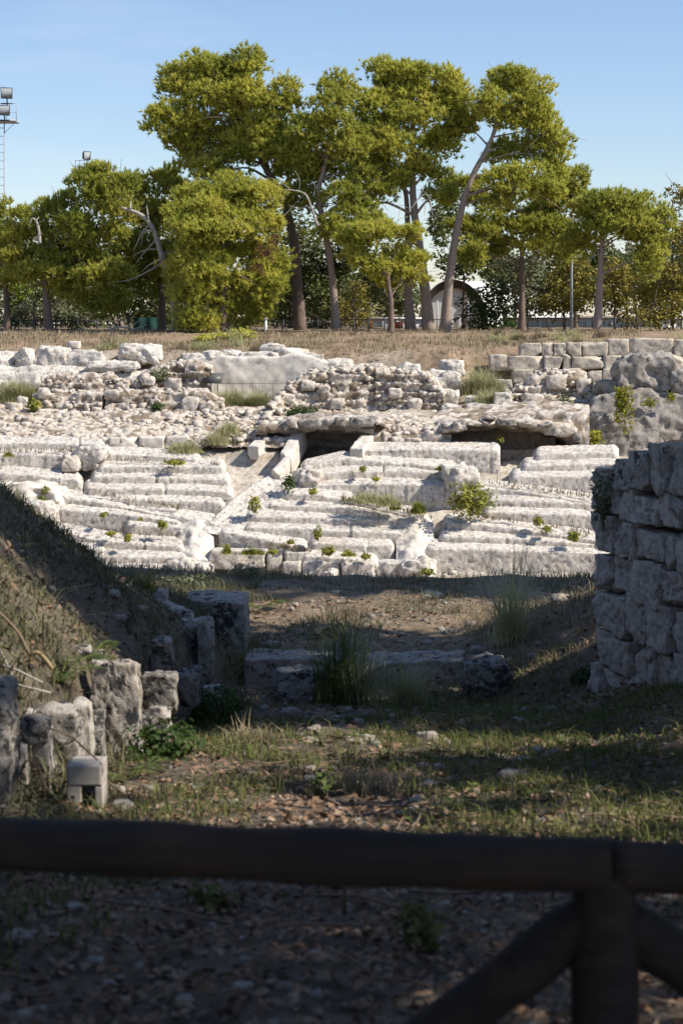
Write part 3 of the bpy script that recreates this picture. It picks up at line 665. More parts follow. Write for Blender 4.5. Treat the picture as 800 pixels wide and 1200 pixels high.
rubble_wall("rubble heap left of the tall grey cliff", [wcol(585, 470, 482, 73.2), wcol(610, 452, 482, 73.6), (640, [(448, 76), (432, 75.6), (436, 74.2), (482, 73.4), (495, 73.3)]), (680, [(446, 76), (438, 75.6), (444, 74.2), (486, 73.4), (500, 73.3)]), wcol(694, 450, 490, 73.6)], 17, stones=240, cob=(.13, 3.2),
            big=[(612, 636, 462, 480, 73.0), (640, 664, 440, 456, 73.6), (660, 676, 470, 486, 73.0), (596, 612, 472, 484, 72.9), (676, 692, 444, 462, 73.6)])
# rubble slope of small stones
e = empty("rubble_slope", P(160, 515, 67.6), "wide slope of small loose rubble above the upper left seats", "rubble")
sl = lambda py: np.interp(py, [478, 517], [72.0, 67.4])
cols = [(x, [(476, 72.6), (481 + dy, 71.6), (498 + dy, 69.4), (514, 67.7), (524, 67.4)]) for x, dy in ((-60, 0), (0, -1), (80, 1), (170, 0), (240, 2), (300, 4), (345, 8))]
patch("stone_bed", cols, M['rubble'], e, res=.065, smooth_v=2, amp=(.10, .8), amp2=(.04, 4), cob=(.09, 3.8), seed=21, strata=.1, flat=True)
pts = px_scatter(-40, 330, 482, 516, 800, sl, 5)
tag(rocks_joined("small_stones", pts, (.04 + .14 * rng.random(len(pts)) ** 2.5), M['rubble'], e, 22, squash=.6), kind="stuff")
for k in range(26):
    px, py = rng.uniform(0, 320), rng.uniform(486, 512); s = rng.uniform(.14, .24)
    rock("stone", P(px, py, sl(py)), (s, s * .8, s * .6), M['rubble'], e, n=5, block=.8, cuts=9, rough=.1, smooth=False, rz=rng.uniform(0, 3))

# rubble masonry between the vaults
rubble_wall("coursed rubble masonry wall between the vault and the cave", [(428, [(488, 71), (490, 69.4), (497, 68.2), (528, 67.4), (536, 67.3)]), (470, [(488, 71), (492, 69.4), (498, 68.2), (528, 67.4), (536, 67.3)]), (528, [(488, 71), (496, 69.4), (506, 68.2), (528, 67.4), (536, 67.3)])], 18, stones=180, cob=(.09, 4.2),
            big=[(494, 518, 506, 526, 67.5), (476, 494, 514, 526, 67.4)])
# vault and cave: top, lip, underside and back wall in one swept surface each
e = empty("vaulted_recess", P(375, 545, 66.5), "dark vaulted recess between two sloping stone slabs", "vault")
patch("vault_rock", [(x, [(484 + d, 73.2), (488 + d, 70.6), (493 + d, 67.9), (500 + b, 67.7), (507 + b, 69.6), (548, 70.2), (560, 70.2)]) for x, d, b in ((322, 8, 5), (338, 4, 6), (352, 1, 0), (380, 0, -1), (410, 1, 1), (424, 1, 2), (438, 3, 4))], M['cliff'], e, res=.08, smooth_v=1, amp=(.12, 1.2), amp2=(.06, 4), seed=31, strata=.12)
patch("top_stones", [(x, [(484 + d, 73.0), (488 + d, 70.5), (492 + d, 67.75), (496 + d, 67.5), (498 + d, 67.6)]) for x, d in ((300, 12), (340, 2), (380, -2), (430, -1), (450, 2))], M['rubble'], e, res=.07, smooth_v=1, amp=(.1, 1.2), amp2=(.05, 4), cob=(.08, 2.8), seed=32, strata=.12, flat=True)
def slab(name, a, b, wd, th, mat, parent, seed):
    a, b = np.array(a), np.array(b); d = b - a; L_ = np.linalg.norm(d)
    p, q = rock_verts((wd / 2, L_ / 2, th / 2), seed + 40, 16, .95, 4, .045, 2.2, .05)
    y = d / L_; x = np.cross(y, [0, 0, 1]); x /= np.linalg.norm(x); z = np.cross(x, y)
    return mk(name, p[:, :1] * x + p[:, 1:2] * y + p[:, 2:] * z + (a + b) / 2 - z * th / 2, q, mat, parent, True)
slab("sloping_slab", P(296, 524, 66.6), P(322, 499, 69.5), .42, .5, M['smooth'], e, 1)
slab("sloping_slab", P(334, 532, 66.2), P(352, 498, 68.8), .42, .95, M['smooth'], e, 2)
slab("sloping_slab", P(322, 552, 65.3), P(336, 533, 66.3), .3, .8, M['smooth'], e, 4)
slab("sloping_slab", P(417, 526, 66.3), P(437, 500, 68.6), .5, .9, M['smooth'], e, 3)
e = empty("undercut_cave", P(600, 545, 66.7), "wide undercut rock overhang with a brown shadowed hollow below", "cave")
patch("overhang_rock", [(x, [(468 + d, 74.0), (478 + d, 71.2), (486 + d, 67.9), (493 + b, 67.5), (499 + b, 68.8), (503 + b, 71.6), (549, 72), (560, 72)]) for x, d, b in ((508, 14, 22), (520, 10, 12), (540, 8, 6), (580, 2, 4), (615, 0, 6), (650, -2, 12), (672, -2, 26), (690, 0, 38))], M['rubble'], e, res=.07, smooth_v=1, amp=(.07, 1.1), amp2=(.05, 4), cob=(.05, 2.6), seed=33, strata=.08, flat=True)
patch("inner_wall", [(x, [(500, 69.9), (518, 69.8), (536, 69.6), (551, 69.2), (562, 69.2)]) for x in (515, 560, 610, 650)], M['cave'], e, res=.1, smooth_v=1, amp=(.06, 1.2), amp2=(.02, 4), seed=34)
px_block("fallen_block", 584, 640, 527, 550, 68.7, .6, M['cave'], e, seed=5, block=.92, cuts=2, rough=.05)
for k in range(13):
    x = 522 + k * 13 + rng.uniform(-6, 6); yl = np.interp(x, [520, 540, 580, 615, 650, 690], [502, 497, 494, 496, 502, 520]); w_ = rng.uniform(4, 15)
    px_block("lip_stone", x - w_, x + w_, yl - rng.uniform(2, 7), yl + rng.uniform(-2, 9), 67.25 + rng.uniform(-.15, .2), .8, M['rubble' if k % 3 else 'cliff'], e, seed=900 + k, block=.9, cuts=10, rough=.13, n=8, smooth=False, tilt=(rng.uniform(-.2, .2), rng.uniform(-.15, .15)))
e2 = [o for o in bpy.data.objects if o.name.startswith("vaulted_recess")][0]
for k in range(9):
    x = 344 + k * 10.5 + rng.uniform(-2, 2); w_ = rng.uniform(6, 11)
    px_block("lip_stone", x - w_, x + w_, 489 + rng.uniform(0, 4), 498 + rng.uniform(0, 6), 67.35 + rng.uniform(-.1, .15), .7, M['cliff' if k % 3 else 'rubble'], e2, seed=930 + k, block=.86, cuts=9, rough=.1, n=7, smooth=False)
# smooth quarried face with ledge
e = empty("quarried_rock_face", P(285, 475, 77.0), "smooth pale quarried rock face behind the thin railing", "rock face")
patch("face", [(x, [(420, 79.5), (413 + d, 78.6), (417 + d, 77.1), (474, 76.9), (482, 76.9)]) for x, d in ((212, 8), (222, 1), (260, 0), (290, 2), (330, 0), (346, -3), (372, 2), (384, 8))], M['smooth'], e, res=.09, smooth_v=1, amp=(.08, .5), amp2=(.03, 3), seed=41, erode=.08)
for k, (x0, x1, y0, y1) in enumerate([(212, 240, 415, 428), (236, 262, 412, 424), (258, 282, 411, 421), (280, 330, 413, 424), (322, 352, 408, 420), (345, 378, 416, 440), (374, 412, 422, 446)]):
    px_block("ledge_stone", x0, x1, y0, y1, 77.3 - .1 * (k % 2), 1.2, M['white'], e, seed=50 + k, block=.7, cuts=6, rough=.09)
e = empty("rock_ledge", P(70, 432, 77.0), "pale rock ledge of weathered blocks beside the squarish rim boulder", "rock ledge")
for k, (x0, x1, y0, y1) in enumerate([(-30, 20, 412, 432), (18, 39, 408, 430), (37, 78, 408, 436), (74, 120, 411, 432)]):
    px_block("block", x0, x1, y0, y1, 77.0, 1.5, M['white'], e, seed=70 + k, block=.78, cuts=6, rough=.08)
patch("rock_foot", [(x, [(432, 78.5), (424 + d, 77.6), (428 + d, 76.9), (444, 76.3), (456, 76.2)]) for x, d in ((-60, 0), (0, 2), (60, 4), (110, 2), (160, 6), (215, 8))], M['white'], e, res=.09, smooth_v=2, amp=(.12, .8), amp2=(.05, 3), seed=42, strata=.2)
boulder("big squarish pale boulder standing on the rim beside the weathered ledge", 140, 186, 404, 428, 77.0, M['white'], 1.3, block=.8, rough=.07)
boulder("flat pale rock slab below the squarish rim boulder", 104, 158, 424, 436, 76.2, M['white'], 1.4, block=.75)
boulder("small white block lying in the dry grass of the rim", 79, 93, 400, 409, 79.5, M['white'], .5, block=.9)
boulder("white broken slab end on the rim above the quarried face", 306, 331, 404, 418, 78.0, M['white'], .9, block=.85)
boulder("pair of tan stones on the rim beside the brown slope", 333, 360, 409, 419, 78.0, M['ashlar'], .6, block=.85)
# row of boulders under the brown slope
for k, (lab, x0, x1, y0, y1, Y) in enumerate([
    ("rounded white boulder at the left end of the row under the brown slope", 392, 420, 428, 446, 75.2), ("broad white boulder, second in the row under the brown slope", 418, 450, 427, 445, 75.4),
    ("pointed white boulder in the row under the brown slope", 466, 492, 426, 446, 75.4), ("arched pale slab curving down at the end of the boulder row", 506, 542, 434, 464, 75.0),
    ("grey rock lump half buried under the brown slope", 516, 544, 423, 442, 76.6), ("squared white stone right of the boulder row", 516, 536, 458, 474, 73.4), ("cube-like white stone below the squared one", 518, 540, 474, 490, 72.6),
    ("thin flat white stone lying in the pale grass", 544, 577, 473, 483, 73.0), ("grey upright stone beside the rubble heap", 579, 600, 461, 480, 73.0), ("small white block in the pale grass", 545, 556, 464, 474, 73.6)]):
    boulder(lab, x0, x1, y0, y1, Y, M['white'], None, block=.65 if k < 5 else .85, rough=.08)
boulder("long low squared block in the tall pale grass", 546, 600, 445, 462, 75.8, M['white'], .9, block=.9, rough=.05)
# ashlar wall top right
e = empty("ashlar_wall", P(690, 446, 79.0), "ashlar wall of large squared blocks in three courses above the grey cliff", "stone wall")
for y0, y1, xs_, Y in [(400, 417, [608, 634, 648, 663, 681, 712, 737, 789, 803, 850], 79.3), (417, 434, [573, 594, 637, 659, 669, 707, 738, 775, 801, 850], 79.0), (433, 448, [600, 625, 664, 688, 705, 731, 760, 800, 850], 78.8)]:
    for a, b in zip(xs_[:-1], xs_[1:]):
        jt = rng.uniform(-1.2, 1.2)
        px_block("block", a + .3, b - .3, y0 + jt + (1.5 if y0 == 400 and a < 700 else 0) - (2 if y0 == 400 and a >= 700 else 0), y1 + .4, Y + rng.uniform(-.06, .06), .9, M['ashlar'], e, block=.93, cuts=4, rough=.045, freq=2.4, pits=.06, n=11)
# grey cliff right
e = empty("grey_cliff", P(740, 530, 71.5), "tall dark grey weathered cliff face with hanging vine", "cliff")
patch("cliff_face", [(x, [(452, 76), (446 + d, 75), (454 + d, 72.2), (490, 71.6), (532, 71.4), (545, 71.4)]) for x, d in ((682, 30), (690, 14), (700, 8), (722, 6), (745, 2), (780, 4), (830, 2))], M['cliff'], e, res=.085, smooth_v=1, amp=(.2, .6), amp2=(.06, 3), seed=51, strata=.07, erode=.3)
px_block("cliff_top", 726, 792, 418, 472, 72.3, 2.4, M['cliff'], e, seed=8, block=.86, cuts=10, rough=.11, pits=.1, n=24, smooth=False)
px_block("cliff_top", 784, 850, 432, 478, 72.2, 2.4, M['cliff'], e, seed=9, block=.86, cuts=10, rough=.11, pits=.1, n=24, smooth=False)
px_block("cliff_top", 700, 735, 446, 470, 72.6, 1.4, M['cliff'], e, seed=10, block=.6, cuts=7, rough=.08, n=14)
# loose stones over the terraces
pts = terrain_scatter(-60, 860, 72.6, 77.5, 500, 77)
tag(rocks_joined("loose_terrace_stones", pts, rng.uniform(.04, .13, len(pts)), M['rubble'], None, 78), "small loose pale stones strewn over the terraces", "stones", kind="stuff")
pts = terrain_scatter(-40, 860, 60.2, 66.6, 150, 79)
tag(rocks_joined("loose_seat_stones", pts + np.array([0, 0, .02]), rng.uniform(.03, .11, len(pts)), M['white'], None, 80), "small broken stones lying in hollows between seat tiers", "stones", kind="stuff")

# ------------------------------------------------------------------ small things among the ruins
e = empty("information_panel", P(250, 462, 75.6), "small dark tilted information panel beside the thin railing", "sign")
a, b = P(239, 438, 75.4), P(261, 448, 75.4)
v, q = boxes([((0, 0, 0), (.40, .24, .015), 0)]); al = R(58); v = np.stack([v[:, 0] + v[:, 1] * .25, v[:, 1] * math.cos(al) - v[:, 2] * math.sin(al), v[:, 1] * math.sin(al) + v[:, 2] * math.cos(al)], -1) + (a + b) / 2
mk("panel", v, q, M['board'], e)
tubes("post", [([P(246, 446, 75.5), P(246, 470, 75.5)], .02)], M['dark'], e); tubes("post", [([P(255, 446, 75.5), P(255, 470, 75.5)], .02)], M['dark'], e)
e = empty("railing", P(300, 474, 75.8), "thin dark metal railing in front of the quarried face", "railing")
tubes("top_rail", [([P(247, 449.5, 75.8), P(357, 449, 75.8)], .011)], M['rail'], e); tubes("bottom_rail", [([P(247, 468, 75.8), P(357, 467, 75.8)], .009)], M['rail'], e)
tag(tubes("bars", [([P(x, 449, 75.8), P(x, 474, 75.8)], .0055) for x in np.arange(249, 357, 3.4)], M['rail'], e, ns=4), kind="stuff")
for x in (248, 284, 320, 356): tubes("post", [([P(x, 448, 75.8), P(x, 478, 75.8)], .012)], M['rail'], e, ns=6)

def weed(name, label, cat, c, r, mat, n, size, group=None, stems=5, blades=False, h=None):
    """a small plant: stems and leaves, or a tuft of blades"""
    c = np.asarray(c, float); r = np.asarray(r, float); sd_ = int(rng.integers(1, 1e6)); rg = np.random.default_rng(sd_)
    e = empty(name, c, label, cat, group)
    if blades:
        pts = c + np.stack([rg.normal(0, r[0] * .45, n), rg.normal(0, r[1] * .45, n), np.zeros(n) - .03], -1)
        rr_ = (((pts - c)[:, :2] / (r[:2] * .9)) ** 2).sum(1); V, Fc = grass_mesh(pts, h * np.clip(1.1 - .5 * rr_, .25, 1.1) * rg.uniform(.5, 1.1, n), size, .5, sd_, .9); tag(mk("blades", V, Fc, mat, e), kind="stuff"); return e
    lst = []
    for k in range(stems):
        t = c + np.array([rg.normal(0, .5), rg.normal(0, .5), rg.uniform(.9, 1.7)]) * r
        lst.append((resample([c - [0, 0, .1], (c * .55 + t * .45) + rg.normal(0, .1, 3) * r, t], 6), np.linspace(.02, .006, 6) * max(.4, r[2])))
    tubes("stem", lst, M['twig'], e, ns=4)
    d = rg.normal(size=(n, 3)); d /= np.linalg.norm(d, axis=1, keepdims=True); d *= rg.uniform(.2, 1, (n, 1)) ** .5 * (1 + .55 * fbm(d * 1.9, sd_, 3)[:, None])
    pts = c + d * r + np.array([0, 0, r[2] * .8]); V, T = leaf_mesh(pts, size, sd_, .3, d); mk("leaves", V, T, mat, e)
    return e
G_W = "weed tufts in the cracks of the seats"
for (x, y, w_, h_) in [(54, 572, 8, 8), (49, 583, 8, 7), (45, 610, 10, 9), (122, 602, 7, 4), (190, 612, 11, 9), (150, 628, 8, 9), (130, 624, 10, 4), (165, 606, 6, 4), (266, 640, 8, 11), (296, 643, 26, 8), (320, 645, 10, 6), (385, 643, 14, 9), (372, 622, 8, 14), (367, 574, 8, 6), (340, 632, 8, 6), (408, 645, 14, 8), (428, 650, 9, 6), (500, 668, 16, 8), (556, 680, 14, 6), (490, 590, 14, 15), (440, 560, 8, 4), (630, 608, 9, 10), (672, 625, 12, 10), (516, 546, 12, 6), (425, 548, 8, 5), (10, 530, 12, 6), (205, 540, 22, 6), (97, 640, 6, 4), (585, 512, 6, 8), (462, 588, 12, 12), (640, 618, 8, 6)]:
    Y = cavea_depth(y + h_) - .25 if y > 525 else 67.6
    c = P(x, y + h_ * .7, Y)
    weed("weed_tuft", "small yellow-green weed tuft rooted in a crack of the white seats", "weed", c, (w_ / F_PX * Y * .6, .22, h_ / F_PX * Y * .55), M['weed'], int(60 + w_ * h_ * (2 if (x + y) % 3 else 1.2)), .09 if (x + y) % 3 else .02, G_W, stems=3, blades=(x + y) % 3 == 0, h=h_ / F_PX * Y * 1.1)
c = P(552, 602, cavea_depth(600) - .5); weed("shrub", "leafy yellow-green shrub growing out of the seats beside the right tiers", "shrub", c, (.85, .5, .62), M['weed'], 900, .13, stems=9)
weed("shrub", "small rounded green shrub in the mouth of the smooth stair channel", "shrub", P(298, 598, cavea_depth(596) - .3), (.25, .2, .3), M['weed'], 260, .1)
weed("shrub", "dark green shrub at the upper end of the stair channel", "shrub", P(338, 572, cavea_depth(572) - .1), (.28, .25, .28), M['greenleaf'], 260, .1)
weed("bush", "bright yellow-green bush at the foot of the grey cliff", "bush", P(692, 527, 70.6), (.5, .4, .45), M['vine'], 600, .12)
weed("creeper", "dark green creeper sprawling over the rubble mound", "creeper", P(353, 488, 71.7), (.75, .35, .24), M['greenleaf'], 500, .12)
weed("shrub", "olive-green shrub between the rubble and the rim boulder", "shrub", P(186, 446, 75.2), (.55, .4, .3), M['oliveleaf'], 380, .12)
weed("shrub", "yellow-green shrublet at the left end of the rubble wall stub", "shrub", P(40, 481, 71.4), (.3, .25, .26), M['weed'], 280, .11)
weed("shrub", "green shrublet in front of the long rubble wall stub", "shrub", P(184, 481, 71.6), (.28, .2, .2), M['greenleaf'], 240, .1)
weed("shrub", "green sprout among the white boulders under the brown slope", "shrub", P(456, 446, 75.2), (.26, .2, .26), M['greenleaf'], 220, .1)
weed("shrub", "low olive sprout in the rubble heap beside the grey cliff", "shrub", P(660, 478, 72.8), (.35, .2, .3), M['oliveleaf'], 240, .1)
# hanging vine
e = empty("hanging_vine", P(730, 512, 71.3), "yellow-green vine hanging down the grey cliff", "vine")
rg = np.random.default_rng(3); st = []; lv = []
for k in range(11):
    x = rg.uniform(722, 740); L_ = rg.uniform(25, 58) if x > 726 else rg.uniform(20, 45); Yv = 71.3
    p = [P(x + rg.normal(0, 1), 455 + t * L_, Yv - .06 + (.35 if t == 0 else 0)) for t in np.linspace(0, 1, 8)]; st.append((p, .01)); p = np.array(p)
    m = int(L_ * 2.4); tt = rg.uniform(0, 7, m); lv.append(np.stack([np.interp(tt, range(8), p[:, i]) for i in range(3)], -1) + rg.normal(0, .06, (m, 3)))
tubes("stem", st, M['twig'], e, ns=4); V, T = leaf_mesh(np.concatenate(lv), .11, 5, .0); mk("leaves", V, T, M['vine'], e)
weed("hanging_vine", "short vine sprig on the cliff ledge right of the long vine", "vine", P(760, 476, 71.6), (.3, .15, .2), M['vine'], 160, .1)
weed("hanging_vine", "tiny vine sprig high on the cliff beneath the right boulder", "vine", P(785, 470, 71.6), (.2, .12, .2), M['vine'], 100, .1)
# pale grass clumps
for lab, x, y, Y, rx, n, h in [("pale grass clump at the end of the short rubble wall stub", 22, 470, 73.0, 1.0, 1500, .95), ("pale green grass clump inside the thin railing, left half", 270, 478, 74.0, .8, 1300, .85), ("pale green grass clump inside the thin railing, right half", 305, 480, 74.0, .9, 1500, .9),
                       ("tall pale grass around the long squared block", 565, 462, 75.0, 1.1, 1700, 1.1), ("pale grass beside the arched slab", 575, 474, 73.6, .9, 900, .7), ("pale grass clump over the block kerb", 255, 520, 67.6, .55, 500, .6), ("thin dry grass behind the kerb blocks", 215, 530, 66.9, .7, 500, .5), ("wispy grass beside the sloping slabs", 268, 508, 68.0, .5, 400, .6),
                       ("dry grass strip on the middle bench", 430, 588, 63.2, .8, 500, .45), ("dry grass strip left of the middle bench shrub", 455, 592, 63.0, .5, 400, .5)]:
    weed("grass_clump", lab, "grass", P(x, y, Y), (rx, .5, .4), M['palegrass'], n, .012, None, blades=True, h=h)

# thin dry weeds along the slanted ledges
rg = np.random.default_rng(81); lp = []
for line, n_ in (([(20, 566), (100, 577), (200, 594), (256, 609)], 420), ([(120, 620), (150, 626), (215, 628)], 160), ([(400, 586), (440, 590), (505, 608)], 380), ([(300, 638), (365, 646)], 160), ([(540, 606), (620, 612), (690, 626)], 300), ([(560, 566), (640, 576), (700, 584)], 240), ([(0, 528), (90, 530)], 160), ([(130, 540), (260, 545)], 160), ([(620, 622), (690, 628)], 140)):
    t = rg.random(n_) * (len(line) - 1); L_ = np.array(line, float); x = np.interp(t, range(len(line)), L_[:, 0]); y = np.interp(t, range(len(line)), L_[:, 1]) + rg.normal(0, 1.2, n_); m = fbm(np.stack([x * .05, y * .05, 0 * x], -1), 5, 2) > -.2
    lp.append(P(x[m], y[m], cavea_depth(y[m]) + .12))
pts = np.concatenate(lp); V, Fc = grass_mesh(pts, .1 + .22 * rg.random(len(pts)) ** 2, .014, .7, 82); tag(mk("ledge_weeds", V, Fc, M['drygrass'], None), "thin dry weeds growing along the slanted ledges of the seats", "weeds", kind="stuff")

# ------------------------------------------------------------------ trees along the rim
def px_puffs(lst, Y, seed, thick=.9):
    rg = np.random.default_rng(seed); out = []
    for q in lst:
        cx, cy, rx, ry = q[:4]; dY = q[4] if len(q) > 4 else rg.uniform(-1.0, 1.0)
        c = P(cx, cy, Y + dY); k = Y / F_PX; out.append([*c, rx * k * 1.1, (rx + ry) * .5 * k * thick, ry * k * 1.25])
    return np.array(out)
def tree(name, label, trunk, Y, puffs, r0, seed, mat, bark, dens=16, group="pines along the rim", leaf=None, k=8, length=.235, width=.04, dead=None, nsub=10, branches=True, second=None):
    tp = np.array([P(x, y, Y) for x, y in trunk]); tp[0, 2] = ground_z(tp[0, 0], tp[0, 1]) - .15
    e = empty(name, (tp[0, 0], tp[0, 1], ground_z(tp[0, 0], tp[0, 1])), label, "tree", group)
    pf = px_puffs(puffs, Y, seed); rg = np.random.default_rng(seed)
    n = 26; path = resample(tp, n); rad = r0 * .88 * np.linspace(1, .32, n) * (1 + .25 * np.exp(-np.linspace(0, 12, n)))
    tubes("trunk", [(path, rad)], bark, e, 10, True, .03)
    if second is not None:
        t2 = np.array([P(x, y, Y + .6) for x, y in second]); t2[0, 2] = ground_z(t2[0, 0], t2[0, 1]) - .15
        tubes("trunk", [(resample(t2, n), rad * .9)], bark, e, 10, True, .03)
    if branches:
        bl = []
        for p in pf:
            c = p[:3]; low = path[:, 2] < c[2] - .2 * p[5]
            cand = np.where(low)[0]; cand = cand[cand > n * .35] if (cand > n * .35).any() else np.array([n // 2])
            i = cand[np.argmin(np.linalg.norm(path[cand] - c + np.array([0, 0, .8]), axis=1))]
            a = path[i]; m = (a + c) / 2 + np.array([0, 0, .12 * np.linalg.norm(c - a)]) + rg.normal(0, .12, 3)
            bl.append((resample([a, m, c], 9), np.linspace(max(.03, rad[i] * .5), .02, 9)))
            for _ in range(4):
                d = rg.normal(size=3) * p[3:] * .7; bl.append((resample([m * .3 + c * .7, c + d * .6 + [0, 0, .1], c + d * 1.1], 5), np.linspace(.028, .008, 5)))
        tubes("branches", bl, bark, e, 5, True)
    pts, od = puff_points(pf, dens, seed, nsub=nsub)
    if leaf: V, T = leaf_mesh(pts, leaf, seed, .2, od * .8)
    else:
        o2 = od * .8 + np.array([0, 0, .75]); V, T = tuft_mesh(pts, o2, length, width, k, seed)
    mk("crown", V, T, mat, e)
    if dead:
        pd, o3 = puff_points(px_puffs(dead, Y - 1.6, seed), 26, seed + 1, nsub=5); V, T = tuft_mesh(pd, o3, .18, .018, 5, seed); tag(mk("dead_foliage", V, T, M['brownneedle'], e), "rust-brown dead needles")
    return e
tree("pine_tree", "pine whose crown stands behind the tall floodlight mast", [(9, 386), (8, 350), (4, 310), (0, 270)], 98, [(0, 250, 14, 12), (-20, 262, 25, 20), (2, 285, 26, 20), (-18, 310, 25, 20), (14, 318, 20, 16)], .22, 1, M['pine'], M['bark'])
tree("pine_tree", "broad dark-trunked pine with a bare dead tip poking out on its left", [(58, 386), (55, 350), (51, 315), (60, 280), (95, 240)], 95,
     [(120, 206, 18, 12), (105, 228, 28, 20), (70, 246, 26, 16), (140, 226, 22, 18), (30, 270, 25, 20), (60, 285, 30, 20), (100, 275, 30, 22), (135, 265, 24, 22), (62, 315, 25, 15), (95, 310, 25, 18), (20, 300, 20, 18), (120, 320, 30, 20), (108, 350, 25, 15), (132, 356, 22, 16), (40, 322, 20, 12), (85, 335, 22, 14)], .26, 2, M['pine'], M['bark'])
tree("pine_tree", "round-topped pine standing behind the curved bare trunk", [(190, 386), (190, 350), (185, 310), (178, 270)], 99,
     [(152, 222, 18, 12), (195, 218, 22, 14), (165, 245, 25, 18), (188, 268, 25, 20), (155, 290, 30, 20), (178, 312, 25, 18), (140, 322, 22, 18), (205, 300, 20, 20), (215, 240, 18, 14)], .26, 3, M['pine'], M['bark'])
tree("pine_tree", "young bushy pine with foliage to the ground and a rust-brown dead patch", [(262, 392), (262, 350), (262, 300), (262, 250)], 92,
     [(265, 226, 42, 17), (230, 245, 30, 22), (292, 248, 36, 22), (255, 265, 46, 22), (308, 272, 22, 20), (225, 285, 28, 22), (275, 300, 46, 22), (238, 320, 36, 20), (305, 312, 28, 22), (228, 352, 30, 20), (280, 345, 42, 22), (316, 346, 18, 20), (246, 380, 36, 14), (292, 378, 26, 12), (212, 325, 16, 16)], .22, 4, M['pine2'], M['bark'], 
     dead=[(312, 300, 10, 9, 0), (305, 316, 9, 6, 0), (322, 285, 7, 8, 0)])
tree("pine_tree", "tallest pine whose layered crown rises well above its neighbours", [(352, 392), (348, 330), (345, 282), (334, 235), (296, 170), (262, 105)], 96,
     [(245, 78, 36, 16), (215, 104, 26, 22), (285, 80, 24, 16), (258, 108, 42, 26), (188, 142, 22, 14), (225, 138, 28, 18), (280, 138, 38, 24), (322, 122, 24, 20), (332, 158, 22, 24), (250, 168, 34, 20), (224, 186, 24, 18), (302, 175, 34, 24), (258, 202, 32, 15), (338, 196, 24, 22), (208, 165, 16, 10)], .36, 5, M['pine2'], M['bark'])
tree("pine_tree", "slender pine with a pale trunk in the middle of the group", [(394, 393), (391, 345), (386, 295), (379, 260), (370, 228), (388, 170), (396, 110)], 94,
     [(396, 106, 22, 15), (384, 138, 28, 20), (356, 166, 25, 22), (404, 165, 28, 22), (366, 200, 28, 20), (412, 200, 25, 18), (352, 240, 22, 16), (405, 235, 28, 16), (440, 228, 22, 12), (382, 268, 24, 12), (422, 262, 30, 12)], .24, 6, M['pine'], M['greybark'])
tree("pine_tree", "two-stemmed broad pine with a wide dome crown in the middle of the group", [(503, 393), (498, 340), (491, 290), (484, 240), (482, 190), (485, 120)], 95.5,
     [(485, 88, 38, 17), (450, 104, 30, 20), (520, 108, 26, 24), (430, 130, 28, 18), (480, 130, 40, 22), (530, 140, 22, 22), (455, 165, 36, 16), (505, 165, 26, 18), (440, 195, 32, 13), (500, 198, 22, 14), (465, 212, 22, 10), (420, 240, 24, 10), (515, 230, 16, 12)], .34, 7, M['pine2'], M['greybark'], second=[(481, 393), (478, 340), (478, 290), (477, 240), (470, 190)])
tree("pine_tree", "short dark pine with drooping fans in front of the two-stemmed pine", [(458, 393), (458, 355), (454, 325), (460, 300)], 92,
     [(440, 276, 30, 13), (470, 300, 28, 13), (430, 302, 22, 12), (482, 325, 18, 13), (455, 332, 16, 12), (415, 286, 18, 10), (480, 276, 16, 10), (446, 316, 18, 9)], .2, 8, M['pine2'], M['bark'])
tree("pine_tree", "leaning pine with a long bare trunk curving up to the right", [(521, 393), (525, 335), (534, 270), (548, 215), (572, 172), (588, 130)], 94,
     [(596, 100, 38, 15), (570, 120, 20, 14), (622, 120, 28, 20), (602, 140, 34, 14), (645, 156, 21, 18), (545, 148, 16, 14, 2), (602, 178, 24, 14), (634, 184, 26, 18), (655, 200, 13, 14), (612, 215, 34, 16), (588, 232, 22, 12), (640, 225, 20, 14)], .3, 9, M['pine2'], M['greybark'])
tree("pine_tree", "pine with a dark straight trunk behind the leaning pine", [(611, 388), (611, 340), (611, 290), (618, 255)], 98,
     [(640, 242, 34, 20), (672, 226, 20, 18), (600, 262, 28, 18), (642, 275, 34, 18), (560, 270, 30, 20), (545, 296, 22, 16), (665, 290, 20, 18), (560, 228, 22, 15), (532, 215, 20, 16), (690, 240, 14, 12), (585, 290, 18, 10)], .24, 10, M['pine'], M['bark'])
tree("pine_tree", "umbrella-shaped pine with a grey trunk beside the lamp post", [(699, 387), (702, 340), (704, 300), (706, 265), (712, 245)], 93,
     [(715, 236, 32, 14), (746, 246, 28, 18), (690, 254, 24, 16), (766, 268, 20, 20), (738, 275, 30, 16), (680, 284, 18, 16), (757, 302, 20, 20), (700, 262, 20, 10), (725, 255, 26, 12)], .26, 11, M['pine'], M['greybark'])
# broadleaf trees and shrubs behind
G_B = "broadleaf trees and shrubs behind the pines"
def bush(label, puffs, Y, seed, mat, leaf=.2, dens=16, trunk=None, r0=.1, name="broadleaf_tree"):
    xs_ = [p[0] for p in puffs]; tr = trunk or [(np.mean(xs_), 392), (np.mean(xs_), puffs[0][1])]
    return tree(name, label, tr, Y, puffs, r0, seed, mat, M['bark'], dens, G_B, leaf=leaf, nsub=9)
bush("tallest yellowing tree beside the umbrella-shaped pine", [(800, 235, 18, 20), (795, 270, 24, 22), (815, 300, 30, 25), (775, 305, 20, 20), (790, 335, 32, 22), (760, 340, 22, 18), (800, 365, 32, 20), (765, 370, 22, 16)], 97, 21, M['yellowleaf'])
bush("yellow-green tree behind the umbrella-shaped pine", [(735, 345, 26, 20), (715, 320, 20, 16), (690, 340, 20, 20), (745, 370, 24, 14), (715, 362, 20, 16)], 103, 22, M['yellowleaf'])
